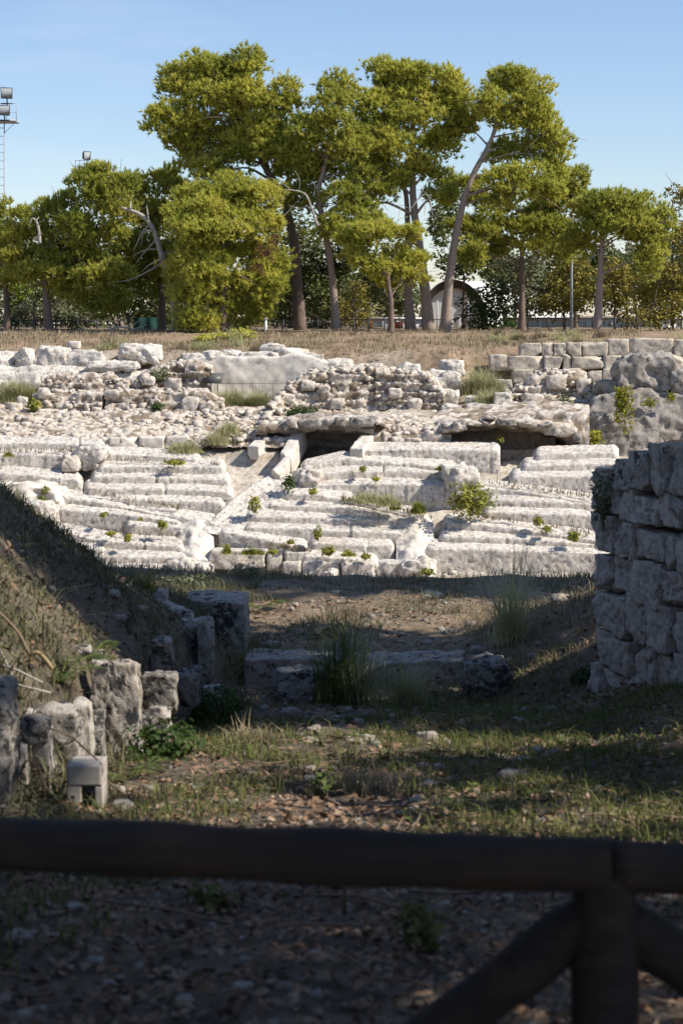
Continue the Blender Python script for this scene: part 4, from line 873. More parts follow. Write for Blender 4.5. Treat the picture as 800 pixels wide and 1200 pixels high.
bush("yellowing shrub tree behind the lamp pole", [(655, 335, 22, 20), (672, 318, 18, 18), (645, 360, 20, 16), (670, 355, 20, 18)], 104, 23, M['yellowleaf'])
bush("silvery grey-green tree behind the dark straight trunk", [(615, 330, 24, 22), (595, 310, 16, 14), (630, 305, 14, 16), (610, 360, 24, 18), (635, 350, 14, 16)], 104, 24, M['oliveleaf'])
bush("dark green shrub in front of the vaulted pavilion", [(568, 350, 20, 14), (585, 345, 14, 14), (560, 370, 24, 16), (585, 370, 20, 16), (575, 382, 26, 10)], 100, 25, M['greenleaf'])
bush("small yellowish tree behind the low white wall", [(415, 350, 18, 16), (430, 362, 14, 14), (405, 370, 14, 14), (420, 378, 16, 10)], 104, 26, M['yellowleaf'], leaf=.16)
bush("bright green sunlit shrub tree under the curved bare trunk", [(150, 345, 14, 10), (168, 348, 16, 11), (182, 345, 12, 10), (160, 358, 14, 7)], 100, 27, M['brightleaf'], trunk=[(152, 388), (150, 365), (155, 348)], leaf=.17)
bush("bright yellow-green shrub beside the dead-tipped pine", [(30, 342, 16, 10), (48, 346, 14, 9), (22, 352, 10, 6), (60, 340, 8, 8)], 101, 28, M['brightleaf'], leaf=.16)
bush("dusty grey-green shrubs around the trunk of the dead-tipped pine", [(20, 372, 20, 14), (45, 366, 20, 14), (75, 370, 20, 14), (95, 378, 16, 10)], 103, 29, M['oliveleaf'])
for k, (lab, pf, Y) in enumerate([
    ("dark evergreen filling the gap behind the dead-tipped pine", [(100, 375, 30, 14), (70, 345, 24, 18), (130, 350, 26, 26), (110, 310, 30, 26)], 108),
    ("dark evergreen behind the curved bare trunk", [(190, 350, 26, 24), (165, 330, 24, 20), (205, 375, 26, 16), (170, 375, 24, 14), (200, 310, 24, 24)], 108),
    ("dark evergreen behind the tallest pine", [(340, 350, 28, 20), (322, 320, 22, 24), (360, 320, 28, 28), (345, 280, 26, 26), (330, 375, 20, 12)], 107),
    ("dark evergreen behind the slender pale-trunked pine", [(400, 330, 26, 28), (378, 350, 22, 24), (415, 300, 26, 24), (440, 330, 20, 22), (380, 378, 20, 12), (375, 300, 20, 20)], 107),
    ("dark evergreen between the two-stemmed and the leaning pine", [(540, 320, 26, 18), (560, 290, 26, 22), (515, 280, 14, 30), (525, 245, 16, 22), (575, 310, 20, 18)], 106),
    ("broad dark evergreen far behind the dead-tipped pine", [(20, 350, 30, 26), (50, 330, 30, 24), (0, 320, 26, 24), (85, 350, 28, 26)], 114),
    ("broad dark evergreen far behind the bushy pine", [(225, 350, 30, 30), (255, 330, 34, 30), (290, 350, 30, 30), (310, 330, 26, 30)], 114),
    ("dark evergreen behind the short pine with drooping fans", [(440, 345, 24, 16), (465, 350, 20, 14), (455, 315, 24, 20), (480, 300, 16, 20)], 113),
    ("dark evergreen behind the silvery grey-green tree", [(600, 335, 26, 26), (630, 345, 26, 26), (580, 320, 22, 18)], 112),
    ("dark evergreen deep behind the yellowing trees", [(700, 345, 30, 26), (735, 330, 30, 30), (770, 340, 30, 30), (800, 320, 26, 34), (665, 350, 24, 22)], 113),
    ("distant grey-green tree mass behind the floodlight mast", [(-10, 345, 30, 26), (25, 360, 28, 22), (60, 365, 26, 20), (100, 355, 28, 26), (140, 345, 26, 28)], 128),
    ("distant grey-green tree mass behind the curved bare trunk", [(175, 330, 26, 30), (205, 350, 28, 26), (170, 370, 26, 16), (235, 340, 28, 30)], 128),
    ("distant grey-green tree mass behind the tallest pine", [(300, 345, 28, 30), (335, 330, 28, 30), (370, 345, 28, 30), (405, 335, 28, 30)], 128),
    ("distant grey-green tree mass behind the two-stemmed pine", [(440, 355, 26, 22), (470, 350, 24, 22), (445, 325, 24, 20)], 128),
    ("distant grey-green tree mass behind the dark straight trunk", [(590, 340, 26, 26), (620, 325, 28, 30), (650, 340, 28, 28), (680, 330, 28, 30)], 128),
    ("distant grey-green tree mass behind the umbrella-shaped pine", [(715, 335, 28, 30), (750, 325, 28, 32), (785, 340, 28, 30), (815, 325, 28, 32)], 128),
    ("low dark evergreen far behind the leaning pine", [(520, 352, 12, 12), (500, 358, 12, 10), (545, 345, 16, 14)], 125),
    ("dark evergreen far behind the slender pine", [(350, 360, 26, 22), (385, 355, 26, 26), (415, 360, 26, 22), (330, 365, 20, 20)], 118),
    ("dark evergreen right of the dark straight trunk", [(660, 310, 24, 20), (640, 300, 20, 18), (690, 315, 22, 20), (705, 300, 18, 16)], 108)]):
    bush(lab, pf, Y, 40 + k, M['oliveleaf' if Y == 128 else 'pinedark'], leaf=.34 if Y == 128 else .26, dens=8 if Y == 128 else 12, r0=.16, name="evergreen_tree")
bush("low sunlit green shrub in front of the bushy young pine", [(262, 398, 20, 7), (285, 394, 20, 8), (240, 400, 14, 5)], 84, 55, M['pine2'], leaf=.14, dens=40, r0=.03, name="shrub")
# dead wood
def dead(label, main, r, twigs, Y, name="dead_tree"):
    t = np.array([P(x, y, Y) for x, y in main]); e = empty(name, t[0], label, "dead tree")
    tubes("trunk", [(resample(t, 24), r * np.linspace(1, .35, 24))], M['deadwood'], e, 8, True, .02)
    tubes("twigs", [(resample([P(x, y, Y + rng.uniform(-.4, .4)) for x, y in tw], 8), np.linspace(r * .28, .012, 8)) for tw in twigs], M['deadwood'], e, 5); return e
dead("bare bleached curved trunk arching to the left with broken twigs", [(206, 388), (204, 350), (199, 325), (190, 303), (183, 275), (174, 256), (158, 247), (139, 243)], .23,
     [[(153, 245), (154, 232), (157, 228)], [(174, 256), (172, 240)], [(176, 262), (165, 275), (156, 297)], [(184, 280), (170, 295), (160, 308)], [(186, 292), (172, 292), (155, 300)], [(190, 303), (175, 310), (166, 318)], [(188, 296), (205, 297), (215, 300)], [(192, 306), (178, 316), (150, 330), (132, 330)], [(180, 270), (168, 272), (165, 290)]], 93.5)
dead("bleached hooked dead pine tip poking out of a dark-trunked pine", [(47, 285), (46, 270), (43, 258), (38, 255), (35, 262)], .10, [[(44, 262), (52, 258)], [(45, 268), (50, 275)], [(43, 258), (46, 254)], [(46, 275), (40, 280)]], 93.5)
dead("grey dead branches hanging between the bushy and slender pines", [(372, 265), (364, 240), (358, 226), (340, 222), (318, 226)], .07, [[(340, 222), (325, 210), (310, 208)], [(330, 224), (318, 238), (312, 248)], [(358, 226), (345, 240), (330, 256)], [(350, 224), (352, 210), (345, 200)], [(364, 240), (350, 245), (338, 240)], [(318, 226), (306, 232)], [(335, 223), (330, 236), (334, 246)]], 92.8)
dead("curling dead branches on the two-stemmed pine", [(481, 245), (490, 232), (500, 226), (505, 240), (503, 256)], .05, [[(490, 232), (498, 238), (497, 252)], [(481, 245), (470, 240), (460, 241)], [(470, 240), (466, 258)], [(500, 226), (488, 222)], [(478, 254), (468, 256), (464, 262)], [(505, 240), (508, 262)]], 93.8)
dead("pile of dead branches under the curved bare trunk", [(125, 388), (140, 382), (158, 386), (172, 380)], .06, [[(118, 390), (135, 384), (150, 388)], [(130, 380), (150, 386)], [(160, 378), (150, 384), (140, 390)], [(165, 388), (148, 380)], [(120, 384), (112, 380)], [(150, 386), (168, 372)]], 92, name="branch_pile")
# ------------------------------------------------------------------ masts, lamp, pavilion, fences
def mast(label, x0, x1, ytop, ybase, Y, lamps, plat, rungs=9.6):
    e = empty("floodlight_mast", P((x0 + x1) / 2, ybase, Y), label, "floodlight mast"); yb = ybase + 20
    for x, d in ((x0, 0), (x1, 0), (x0, .55), (x1, .55)): tubes("leg", [([P(x, yb, Y + d), P(x, ytop, Y + d)], .035)], M['metal'], e, 5)
    ys_ = np.arange(ytop + 8, ybase, rungs)
    tubes("rungs", [([P(x0, y, Y), P(x1, y, Y)], .022) for y in ys_] + [([P(x1, y, Y), P(x1, y + rungs, Y + .55)], .014) for y in ys_], M['metal'], e, 4)
    a, b, yd, yt = plat; A, B = P(a, yd, Y), P(b, yd, Y)
    v, q = boxes([((A + B) / 2 + [0, .3, 0], (abs(B[0] - A[0]) / 2, .75, .05), 0)]); mk("platform", v, q, M['metal'], e)
    tubes("handrail", [([P(a, y, Y - .4), P(b, y, Y - .4)], .02) for y in (yt, (yt + yd) / 2)] + [([P(x, yt, Y - .4), P(x, yd, Y - .4)], .02) for x in np.linspace(a, b, 4)] + [([P(b, y, Y - .4), P(b, y, Y + .9)], .02) for y in (yt, (yt + yd) / 2)] + [([P(b, yd, Y), P(x1, yd + 14, Y)], .02)], M['metal'], e, 4)
    for cx, cy, rx, ry, yaw in lamps:
        c = P(cx, cy, Y - .55); k = Y / F_PX; W, H = rx * k, ry * k
        sec = np.array([[-W, -.05, -H * .8], [W, -.05, -H * .8], [W * 1.05, -.1, H], [-W * 1.05, -.1, H], [-W * .6, .4, -H * .5], [W * .6, .4, -H * .5], [W * .65, .35, H * .75], [-W * .65, .35, H * .75]])
        cs, sn = math.cos(yaw), math.sin(yaw); sec = np.stack([sec[:, 0] * cs - sec[:, 1] * sn, sec[:, 0] * sn + sec[:, 1] * cs, sec[:, 2]], -1)
        h = mk("lamp_housing", sec + c, np.array([[0, 1, 2, 3], [5, 4, 7, 6], [1, 5, 6, 2], [4, 0, 3, 7], [3, 2, 6, 7], [4, 5, 1, 0]]), M['dark'], e)
        g = sec[:4] * np.array([.86, 1, .84]) + c - np.array([-sn * 0, .03, 0]); g2 = g + np.array([0, .02, 0])
        mk("lamp_glass", np.concatenate([g, g2]), np.array([[0, 1, 2, 3], [5, 4, 7, 6], [0, 4, 5, 1], [2, 6, 7, 3]]), M['glasslamp'], h)
        tubes("bracket", [([c + [0, .1, -H * .7], c + [0, .2, -H - .25]], .04), ([c + [-W, .1, -H - .2], c + [W, .1, -H - .2]], .04)], M['dark'], e, 5)
    return e
mast("tall lattice floodlight mast with stacked lamps and a platform", -11, 5.5, 142, 386, 110, [(8, 110, 6.5, 7, .25), (5, 130, 6.5, 6.5, .25), (-12, 130, 6.5, 6.5, 0), (-10, 110, 6.5, 7, 0)], (-14, 19.5, 142, 121))
mast("far floodlight mast showing only its cage and lamp above the trees", 92, 102, 203, 386, 150, [(102, 183, 4.5, 5.5, .7)], (88.5, 104.5, 203, 188))
e = empty("lamp_post", P(669, 386, 100), "slim grey lamp post between the pines with a small white head", "lamp post")
tubes("pole", [([P(669, 392, 100), P(669, 320, 100), P(671, 236, 100)], [.085, .075, .05])], M['metal'], e, 8)
tubes("arm", [(resample([P(671, 236, 100), P(675, 231, 99.6), P(686, 230.5, 99)], 8), .03)], M['metal'], e, 6)
rock("lamp_head", P(684, 231, 99), (.3, .18, .08), M['paint'], e, seed=2, n=5, block=.6, cuts=0, rough=0)
e = empty("marker_pole", P(311, 394, 90.5), "short white pole at the right foot of the bushy pine", "pole")
tubes("pole", [([P(311.5, 398, 90.5), P(311.5, 374, 90.5)], .06)], M['paint'], e, 8); rock("cap", P(311.5, 373.6, 90.5), (.08, .08, .05), M['metal'], e, seed=1, n=3, cuts=0, rough=0)
# vaulted pavilion
Yp = 116.0; e = empty("pavilion", P(540, 388, Yp), "white vaulted pavilion with a dark arched edge seen between trunks", "building")
c0 = P(530, 392, Yp); kx = Yp / F_PX; W, H = 41 * kx, 63 * kx; ax = np.array([6.2, 4.5, 0.]); th = np.linspace(0, math.pi, 25)
def arc(s, off=0): return c0 + np.stack([-np.cos(th) * W * s, 0 * th + off, np.sin(th) ** .85 * H * s], -1)
o_, i_ = arc(1.0, -.15), arc(.86, -.15)
v = np.concatenate([o_, i_, o_ + [0, .35, 0], i_ + [0, .35, 0]]); i = np.arange(24)
mk("arch_edge", v, [np.stack([i, i + 1, i + 26, i + 25], -1), np.stack([50 + i, i, i + 1, 51 + i], -1), np.stack([25 + i, 26 + i, 76 + i, 75 + i], -1)], plain("brown_arch", (0.07, 0.055, 0.05), .7), e)
a1 = arc(.86, .1); mk("front_panel", np.concatenate([a1, a1 * [1, 1, 0] + [0, 0, c0[2] - .5], a1[::-1] * 0 + (a1 + [0, .2, 0])]), np.stack([i, i + 1, i + 26, i + 25], -1), M['paint'], e)
r0_, r1_ = arc(1.01, .0), arc(.92, 0) + ax; mk("roof", np.concatenate([r0_, r1_, r0_ - [0, 0, .12], r1_ - [0, 0, .12]]), [np.stack([i, i + 1, i + 26, i + 25], -1), np.stack([50 + i, 51 + i, 76 + i, 75 + i], -1)], M['paint'], e, True)
for x in (512, 548): tubes("mullion", [([P(x, 392, Yp - .1), P(x, 352, Yp - .1)], .05)], M['tentgrey'], e, 4)
def low_wall(label, x0, x1, y0, y1, Y, mat, capm, n):
    e = empty("low_wall", P((x0 + x1) / 2, y1, Y), label, "wall"); A, B = P(x0, y1, Y), P(x1, y0, Y)
    v, q = boxes([(((A[0] + B[0]) / 2, Y, (A[2] + B[2]) / 2 - .2), ((B[0] - A[0]) / 2, .12, (B[2] - A[2]) / 2 + .2), 0)]); mk("wall_body", v, q, mat, e)
    v, q = boxes([(((A[0] + B[0]) / 2, Y, B[2] + .05), ((B[0] - A[0]) / 2 + .06, .2, .06), 0)]); mk("coping", v, q, capm, e)
    for k in range(n):
        x = A[0] + (B[0] - A[0]) * (k + .5) / n; v, q = boxes([((x, Y - .14, (A[2] + B[2]) / 2 - .1), (.1, .06, (B[2] - A[2]) / 2), 0)]); mk("pier", v, q, mat, e)
low_wall("low white wall with coping between the middle trunks", 424, 506, 374, 392, 112, M['tentgrey'], M['paint'], 5)
low_wall("long white wall glimpsed under the yellow trees at right", 590, 840, 374, 392, 114, M['paint'], M['paint'], 9)
low_wall("low white wall glimpsed behind the dead-tipped pine", -30, 130, 380, 392, 118, M['tentgrey'], M['paint'], 6)
def fence(label, x0, x1, y0, y1, Y, step, name="metal_fence"):
    e = empty(name, P((x0 + x1) / 2, y1, Y), label, "fence"); k = F_PX / Y
    tubes("rails", [([P(x0, y, Y), P(x1, y, Y)], .025) for y in (y0 + 1.5, y1 - 4)], M['dark'], e, 4)
    tag(tubes("bars", [([P(x, y0 + 1, Y), P(x, y1, Y)], .012) for x in np.arange(x0, x1, .14 * k)], M['dark'], e, 4), kind="stuff")
    for x in np.arange(x0, x1 + 1, step): tubes("post", [([P(x, y0 - 1, Y), P(x, y1 + 3, Y)], .05)], M['dark'], e, 5)
fence("dark metal fence behind the middle trunks", 396, 536, 373, 393, 102, 18); fence("dark metal fence below the yellow trees", 590, 830, 372, 392, 101, 26); fence("dark metal fence behind the dead-tipped pine", -30, 140, 374, 390, 102, 24); fence("dark metal fence right of the bushy pine", 312, 394, 375, 393, 103, 20)
for lab, x0, x1, y0, y1, Y, mt in [("orange safety barrier behind the middle fence", 462, 472, 377, 386, 106, 'orange'), ("small orange box by the low white wall", 431, 437, 377, 386, 106, 'orange')]:
    e = empty("barrier", P(x0, 390, Y), lab, "barrier"); A, B = P(x0, y1, Y), P(x1, y0, Y); c = (A + B) / 2
    v, q = boxes([(c, ((B[0] - A[0]) / 2, .1, (B[2] - A[2]) / 2), 0)]); mk("board", v, q, M[mt], e); tubes("leg", [([P(x0 + 1, y1, Y), P(x0 + 1, 394, Y)], .03)], M['dark'], e, 5); tubes("leg", [([P(x1 - 1, y1, Y), P(x1 - 1, 394, Y)], .03)], M['dark'], e, 5)
e = empty("green_screen", P(172, 390, 101), "dark green netting screen under the bright shrub tree", "screen"); A, B = P(157, 392, 101), P(192, 372, 101)
xs_ = np.linspace(A[0], B[0], 30); zz = np.linspace(A[2] - .3, B[2], 8); X_, Z_ = np.meshgrid(xs_, zz, indexing='ij'); Yy = 101 + .04 * np.sin(X_ * 9) + .03 * np.sin(Z_ * 5 + X_ * 3)
v = np.stack([X_, Yy, Z_], -1).reshape(-1, 3); mk("net", np.concatenate([v, v + [0, .02, 0]]), [grid_faces(30, 8), grid_faces(30, 8, 240)[:, ::-1]], M['greennet'], e); tubes("post", [([P(x, 394, 101.05), P(x, 371, 101.05)], .03) for x in (157, 192)], M['dark'], e, 5)

# ------------------------------------------------------------------ dry grass on the rim (uncountable)
def ground_pts(n, x0, x1, Y0, Y1, seed, cond=None, power=1.0):
    rg = np.random.default_rng(seed); Y = Y0 + (Y1 - Y0) * rg.random(n) ** power; px = rg.uniform(x0, x1, n); X = (px - 400) / F_PX * Y
    if cond is not None:
        m = cond(X, Y, px, rg); X, Y = X[m], Y[m]
    return np.stack([X, Y, ground_z(X, Y)], -1)
patchy = lambda s, th: (lambda X, Y, px, rg: fbm(np.stack([X * s, Y * s, 0 * X], -1), 61, 3) + rg.normal(0, .25, len(X)) > th)
pts = ground_pts(21000, -60, 870, 78.2, 93, 5, patchy(.5, -.1)); V, Fc = grass_mesh(pts, np.full(len(pts), .22), .016, .5, 3); tag(mk("rim_grass", V, Fc, M['drygrass'], None), "short dry brown grass covering the rim under the trees", "grass", kind="stuff")
pts = ground_pts(9000, -60, 870, 72.8, 78, 6, patchy(.9, .05)); V, Fc = grass_mesh(pts, np.full(len(pts), .26), .015, .5, 4); tag(mk("terrace_grass", V, Fc, M['drygrass'], None), "dry grass patches on the terraces between the rubble", "grass", kind="stuff")
G_R = "dry grass tussocks on the rim"
for k in range(34):
    x = rng.uniform(530, 720) if k < 16 else rng.uniform(90, 330) if k < 28 else rng.uniform(720, 800); Yt = rng.uniform(80, 90) if k < 16 else rng.uniform(79, 81.5); X = (x - 400) / F_PX * Yt
    tall = k % 4 == 0 and k >= 16
    weed("grass_tussock", "grey dry grass tussock on the rim below the trees" if k < 16 else "thin straw-coloured grass tussock on the rim near the bushy young pine" if k < 28 else "dry tussock on the rim above the ashlar wall", "grass", (X, Yt, ground_z(X, Yt)), (.5, .4, .3), M['palegrass'] if k % 3 else M['drygrass'], 50 if tall else 170, .012, G_R + (" right" if k < 16 else " left" if k < 28 else " far right"), blades=True, h=1.2 if tall else .5)

# ------------------------------------------------------------------ the passage: tall wall on the right
A0 = np.array([2.45, 17.5]); DW = np.array([.342, -1.0]); DW = DW / np.linalg.norm(DW); NW = np.array([-abs(DW[1]), -DW[0]])   # along the wall, out of its face
e = empty("passage_wall", (A0[0] + .6, A0[1] - 1.5, -2.2), "tall eroded stone block wall flanking the passage", "stone wall")
rg = np.random.default_rng(12)
def wall_stone(s0, s1, z0, z1, seed, depth=.75, out=0.0, block=.98, rough=.035, mat='wall', n=None):
    c2 = A0 + DW * (s0 + s1) / 2 + NW * (-depth / 2 + out); h = ((s1 - s0) / 2, depth / 2, (z1 - z0) / 2)
    n = n or int(np.clip(max(h) * 2 / .026, 8, 19) if s0 < 2.3 else 7)
    return rock("stone", (c2[0], c2[1], (z0 + z1) / 2), h, M[mat], e, seed=seed, n=n, block=block, cuts=3, rough=rough, freq=3.2, pits=.12, grooves=.5, rz=math.atan2(DW[1], DW[0]))
sd0 = 500
zc = [-2.75, -2.2, -1.78, -1.4, -1.0, -.62, -.28, .02]
topf = lambda s: np.interp(s, [0, .35, 1.0, 2.2, 5], [.14, .26, .42, .64, .7])
for r_, z0 in enumerate(zc):
    s = -.02 + rg.uniform(-.02, .04)
    while s < 5.2:
        L_ = rg.uniform(.26, .6) if s < 2.3 else rg.uniform(.9, 1.4); z1 = zc[r_ + 1] if r_ + 1 < len(zc) else 2.0
        dzj = rg.uniform(-.05, .05); zt = min(z1 + dzj - .006, topf(s + L_ / 2) + rg.uniform(-.03, .03)); zz = z0 + rg.uniform(-.04, .04)
        if zt - zz > .1: wall_stone(s + .004, s + L_ - .004, zz, zt, sd0, out=rg.uniform(-.035, .035), mat='lichen' if zt > topf(s + L_ / 2) - .05 and rg.random() < .7 else 'wall'); sd0 += 1
        s += L_
# rubble core closing the wall behind its face
core = [((A0 + DW * s - NW * .85)[0], (A0 + DW * s - NW * .85)[1]) for s in np.linspace(.35, 5.0, 12)]
V = []; 
for x, y in core:
    for z, o_ in ((-2.9, .45), (-.4, .4), (.12, .2), (.12, -.9), (-2.9, -1.2)): V.append([x + NW[0] * o_, y + NW[1] * o_, z])
V = np.array(V); V += .06 * fbm(V * 2, 4, 2)[:, None]
mk("rubble_core", V, [grid_faces(12, 5), np.array([[0, 1, 2, 3], [55, 56, 57, 58]])], M['wall'], e, False)
# plant on the wall shoulder and at its foot
c2 = A0 + DW * .3 + NW * .02; weed("ivy_plant", "dusty green plant growing over the far shoulder of the tall wall", "plant", (c2[0], c2[1], -.32), (.13, .2, .26), M['oliveleaf'], 420, .05)
c2 = A0 + DW * 1.25 + NW * .14; weed("weed_plant", "green weed in a hole at the foot of the tall wall", "weed", (c2[0], c2[1], -2.12), (.12, .12, .14), M['greenleaf'], 160, .06)
c2 = A0 + DW * 1.75 + NW * .18; tag(rock("stone_block", (c2[0] + .05, c2[1], -2.12), (.5, .3, .2), M['lichen2'], seed=31, n=20, block=.85, cuts=5, rough=.07, pits=.1, rz=math.atan2(DW[1], DW[0])), "dark lichen-covered block lying at the foot of the tall wall", "stone block")

# ------------------------------------------------------------------ stones on the left of the passage
def lblock(label, x0, x1, y0, y1, Y, depth, mat, cat="stone block", name="stone_block", **kw):
    depth = min(depth, max(.16, (x1 - x0) / F_PX * Y * .8), .55 * Y * (x1 - x0) / max(40., 400 - x1)) if Y < 14 else depth; x1 = 400 + (x1 - 400) * (Y + depth) / Y if x1 < 400 else x1
    kk = dict(block=.9, cuts=6, rough=.07, freq=2.4, pits=.12); kk.update(kw)
    wd = max(x1 - x0, y1 - y0) / F_PX * Y; kk.setdefault('n', int(np.clip(wd / .02, 10, 30)))
    return tag(px_block(name, x0, x1, y0, y1, Y, depth, M[mat], None, **kk), label, cat, "old stone blocks of the passage")
lblock("dark pitted boulder with black lichen beside the pale uprights", -90, 23, 806, 975, 8.3, .5, 'lichen2', block=.8, rough=.06, seed=3)
lblock("wide dark slab top covered in dry litter behind the pale uprights", 24, 98, 834, 905, 9.6, .6, 'lichen', seed=4)
lblock("pale smooth upright stone like a broken column", 38, 63, 856, 948, 9.0, .14, 'pale', block=.72, cuts=2, seed=5)
lblock("short pale upright stone left of the column-like one", 16, 37, 874, 950, 8.9, .16, 'pale', block=.85, seed=6)
lblock("thin dark capstone lying across the pale uprights", 22, 62, 844, 872, 8.95, .25, 'lichen2', block=.8, seed=7)
lblock("tall upright slab with a sunlit pale edge", 86, 111, 826, 915, 9.9, .2, 'pale', block=.85, seed=8)
lblock("large dark upright slab with white-edged top", 108, 167, 780, 900, 11.2, .55, 'lichen', seed=9)
lblock("dark block streaked with white lichen behind the large upright slab", 165, 209, 792, 842, 12.6, .5, 'lichen2', seed=10)
lblock("small pale cut block beneath the white-streaked block", 174, 201, 832, 872, 12.0, .2, 'pale', seed=11)
lblock("small pale block standing in dark leaves", 237, 260, 806, 834, 15.5, .2, 'pale', seed=12)
lblock("broken dark slab under the pile of pale stones", 194, 246, 738, 806, 17.0, .5, 'lichen2', seed=13)
lblock("narrow upright slab with a bright white edge", 232, 251, 728, 806, 16.8, .3, 'lichen', seed=14)
lblock("big squared grey ashlar block with a dark lichened side", 214, 292, 706, 782, 20.0, .9, 'lichen', seed=15, cuts=2, rough=.03, block=.95)
lblock("dark broken stone wedged behind the column-like upright", 58, 100, 846, 940, 9.7, .3, 'lichen2', seed=41, block=.8)
lblock("dark rough stone between the pale-edged slab and the large dark slab", 98, 124, 838, 925, 10.5, .3, 'lichen2', seed=42, block=.8)
lblock("grey stone packed behind the short pale upright", 6, 44, 836, 900, 9.6, .3, 'lichen', seed=43, block=.8)
lblock("dark stone at the foot of the white-streaked block", 160, 186, 836, 880, 12.4, .3, 'lichen2', seed=44, block=.75)
lblock("dark broken stone between the white-streaked block and the broken slab", 204, 236, 790, 832, 14.5, .4, 'lichen2', seed=45, block=.75)
lblock("grey stone leaning under the bank beside the broken slab", 176, 204, 752, 800, 14.2, .3, 'lichen', seed=46, block=.7)
for k, (x0, x1, y0, y1) in enumerate([(180, 196, 692, 708), (188, 205, 706, 722), (196, 215, 712, 728), (206, 226, 716, 734), (218, 240, 728, 742), (200, 222, 728, 745), (222, 236, 738, 750), (200, 216, 744, 758)]):
    tag(px_block("stone", x0, x1, y0, y1, 18.0 - .1 * k, .16, M['pale'], None, seed=80 + k, block=.5, cuts=8, rough=.09, n=9), "pale broken stone in the pile above the dark broken slab", "stone", "pile of pale broken stones")
# kerb across the passage
e = empty("stone_kerb", P(420, 822, 18.9), "long low lichened kerb running across the passage", "kerb", None)
for k, (a, b) in enumerate([(286, 412), (408, 548)]): px_block("block", a, b, 773 + k * 2, 824, 18.9 + .04 * k, .6, M['lichen'], e, seed=90 + k, block=.95, cuts=3, rough=.05, n=24, pits=.06)
lblock("squat pale block in front of the kerb", 322, 384, 788, 838, 18.1, .5, 'lichen', seed=16, rough=.06)
lblock("black and white lichened boulder at the right end of the kerb", 543, 601, 776, 822, 18.0, .5, 'lichen2', block=.6, seed=17, cat="boulder", name="boulder")
lblock("dark boulder leaning behind the lichened one", 590, 626, 746, 786, 19.5, .5, 'lichen2', block=.55, seed=18, cat="boulder", name="boulder")
lblock("pale rock outcrop in the brown slope behind the kerb", 468, 524, 700, 728, 26.0, .8, 'pale', block=.5, seed=19, cat="rock", name="rock", rough=.1)
lblock("pale rock under the grass by the tall wall", 640, 690, 702, 726, 25.0, .6, 'pale', block=.5, seed=20, cat="rock", name="rock", rough=.1)
# inverted-U concrete light housing
e = empty("concrete_housing", P(99, 945, 8.6), "small cast concrete light housing with a recessed front", "light housing")
Yc = 8.6; A, B = P(79, 950, Yc), P(120, 897, Yc); W = B[0] - A[0]
def bevel_box(name, c, h, mat, parent, seed): return rock(name, c, h, mat, parent, seed=seed, n=10, block=.985, cuts=0, rough=.008, freq=2)
zt = B[2]; bevel_box("top_slab", ((A[0] + B[0]) / 2, Yc + .09, zt - .05), (W / 2, .1, .05), M['concrete'], e, 1)
bevel_box("side_wall", (A[0] + .036, Yc + .09, zt - .19), (.036, .098, .095), M['concrete'], e, 2); bevel_box("side_wall", (B[0] - .018, Yc + .09, zt - .19), (.018, .098, .095), M['concrete'], e, 3)
v, q = boxes([(((A[0] + B[0]) / 2 + .02, Yc + .12, zt - .19), (W / 2 - .04, .01, .09), 0)]); mk("glass_pane", v, q, M['glasslamp'], e)

# ------------------------------------------------------------------ timber fence in front of the camera
FY = 2.9
def log(name, a, b, r0, r1, parent, seed, n=40, ns=20):
    p = np.linspace(0, 1, n)[:, None]; path = np.asarray(a) + (np.asarray(b) - np.asarray(a)) * p; path = path + .006 * np.stack([fbm(np.stack([p[:, 0] * 4, 0 * p[:, 0] + k, 0 * p[:, 0]], -1), seed, 2) for k in range(3)], -1)
    return tubes(name, [(path, np.linspace(r0, r1, n) * (1 + .03 * np.sin(np.arange(n) * .7 + seed)))], M['wood'], parent, ns, True, .004)
e = empty("timber_fence", (P(712, 1100, FY)[0], FY, 0), "dark rustic log fence with a top rail, post and diagonal braces", "fence")
zl, zr = P(0, 993, FY)[2], P(705, 1011, FY)[2]; xl, xr = P(0, 993, FY)[0], P(705, 1011, FY)[0]; sl_ = (zr - zl) / (xr - xl)
r = 33 / F_PX * FY
log("rail", (xl - 1.1, FY, zl - 1.1 * sl_), (xr + .012, FY, zr), r * .98, r * 1.04, e, 1, 60)
log("rail", (xr + .016, FY + .004, zr - .008), (xr + 1.3, FY, zr - .06), r * 1.0, r * .95, e, 2)
xp = P(710, 1100, FY)[0]
log("post", (xp, FY + .02, -.35), (xp, FY + .02, zr - r * .5), .062, .057, e, 3)
log("brace", (xp - .02, FY + .03, P(700, 1085, FY)[2]), (xp - .62, FY + .1, P(700, 1085, FY)[2] - .49), .046, .045, e, 4)
log("brace", (xp + .02, FY + .03, P(700, 1080, FY)[2]), (xp + .62, FY + .1, P(700, 1080, FY)[2] - .47), .046, .045, e, 5)
px_l = xp - 2.05
log("post", (px_l, FY + .02, -.35), (px_l, FY + .02, zl - r), .062, .057, e, 6)

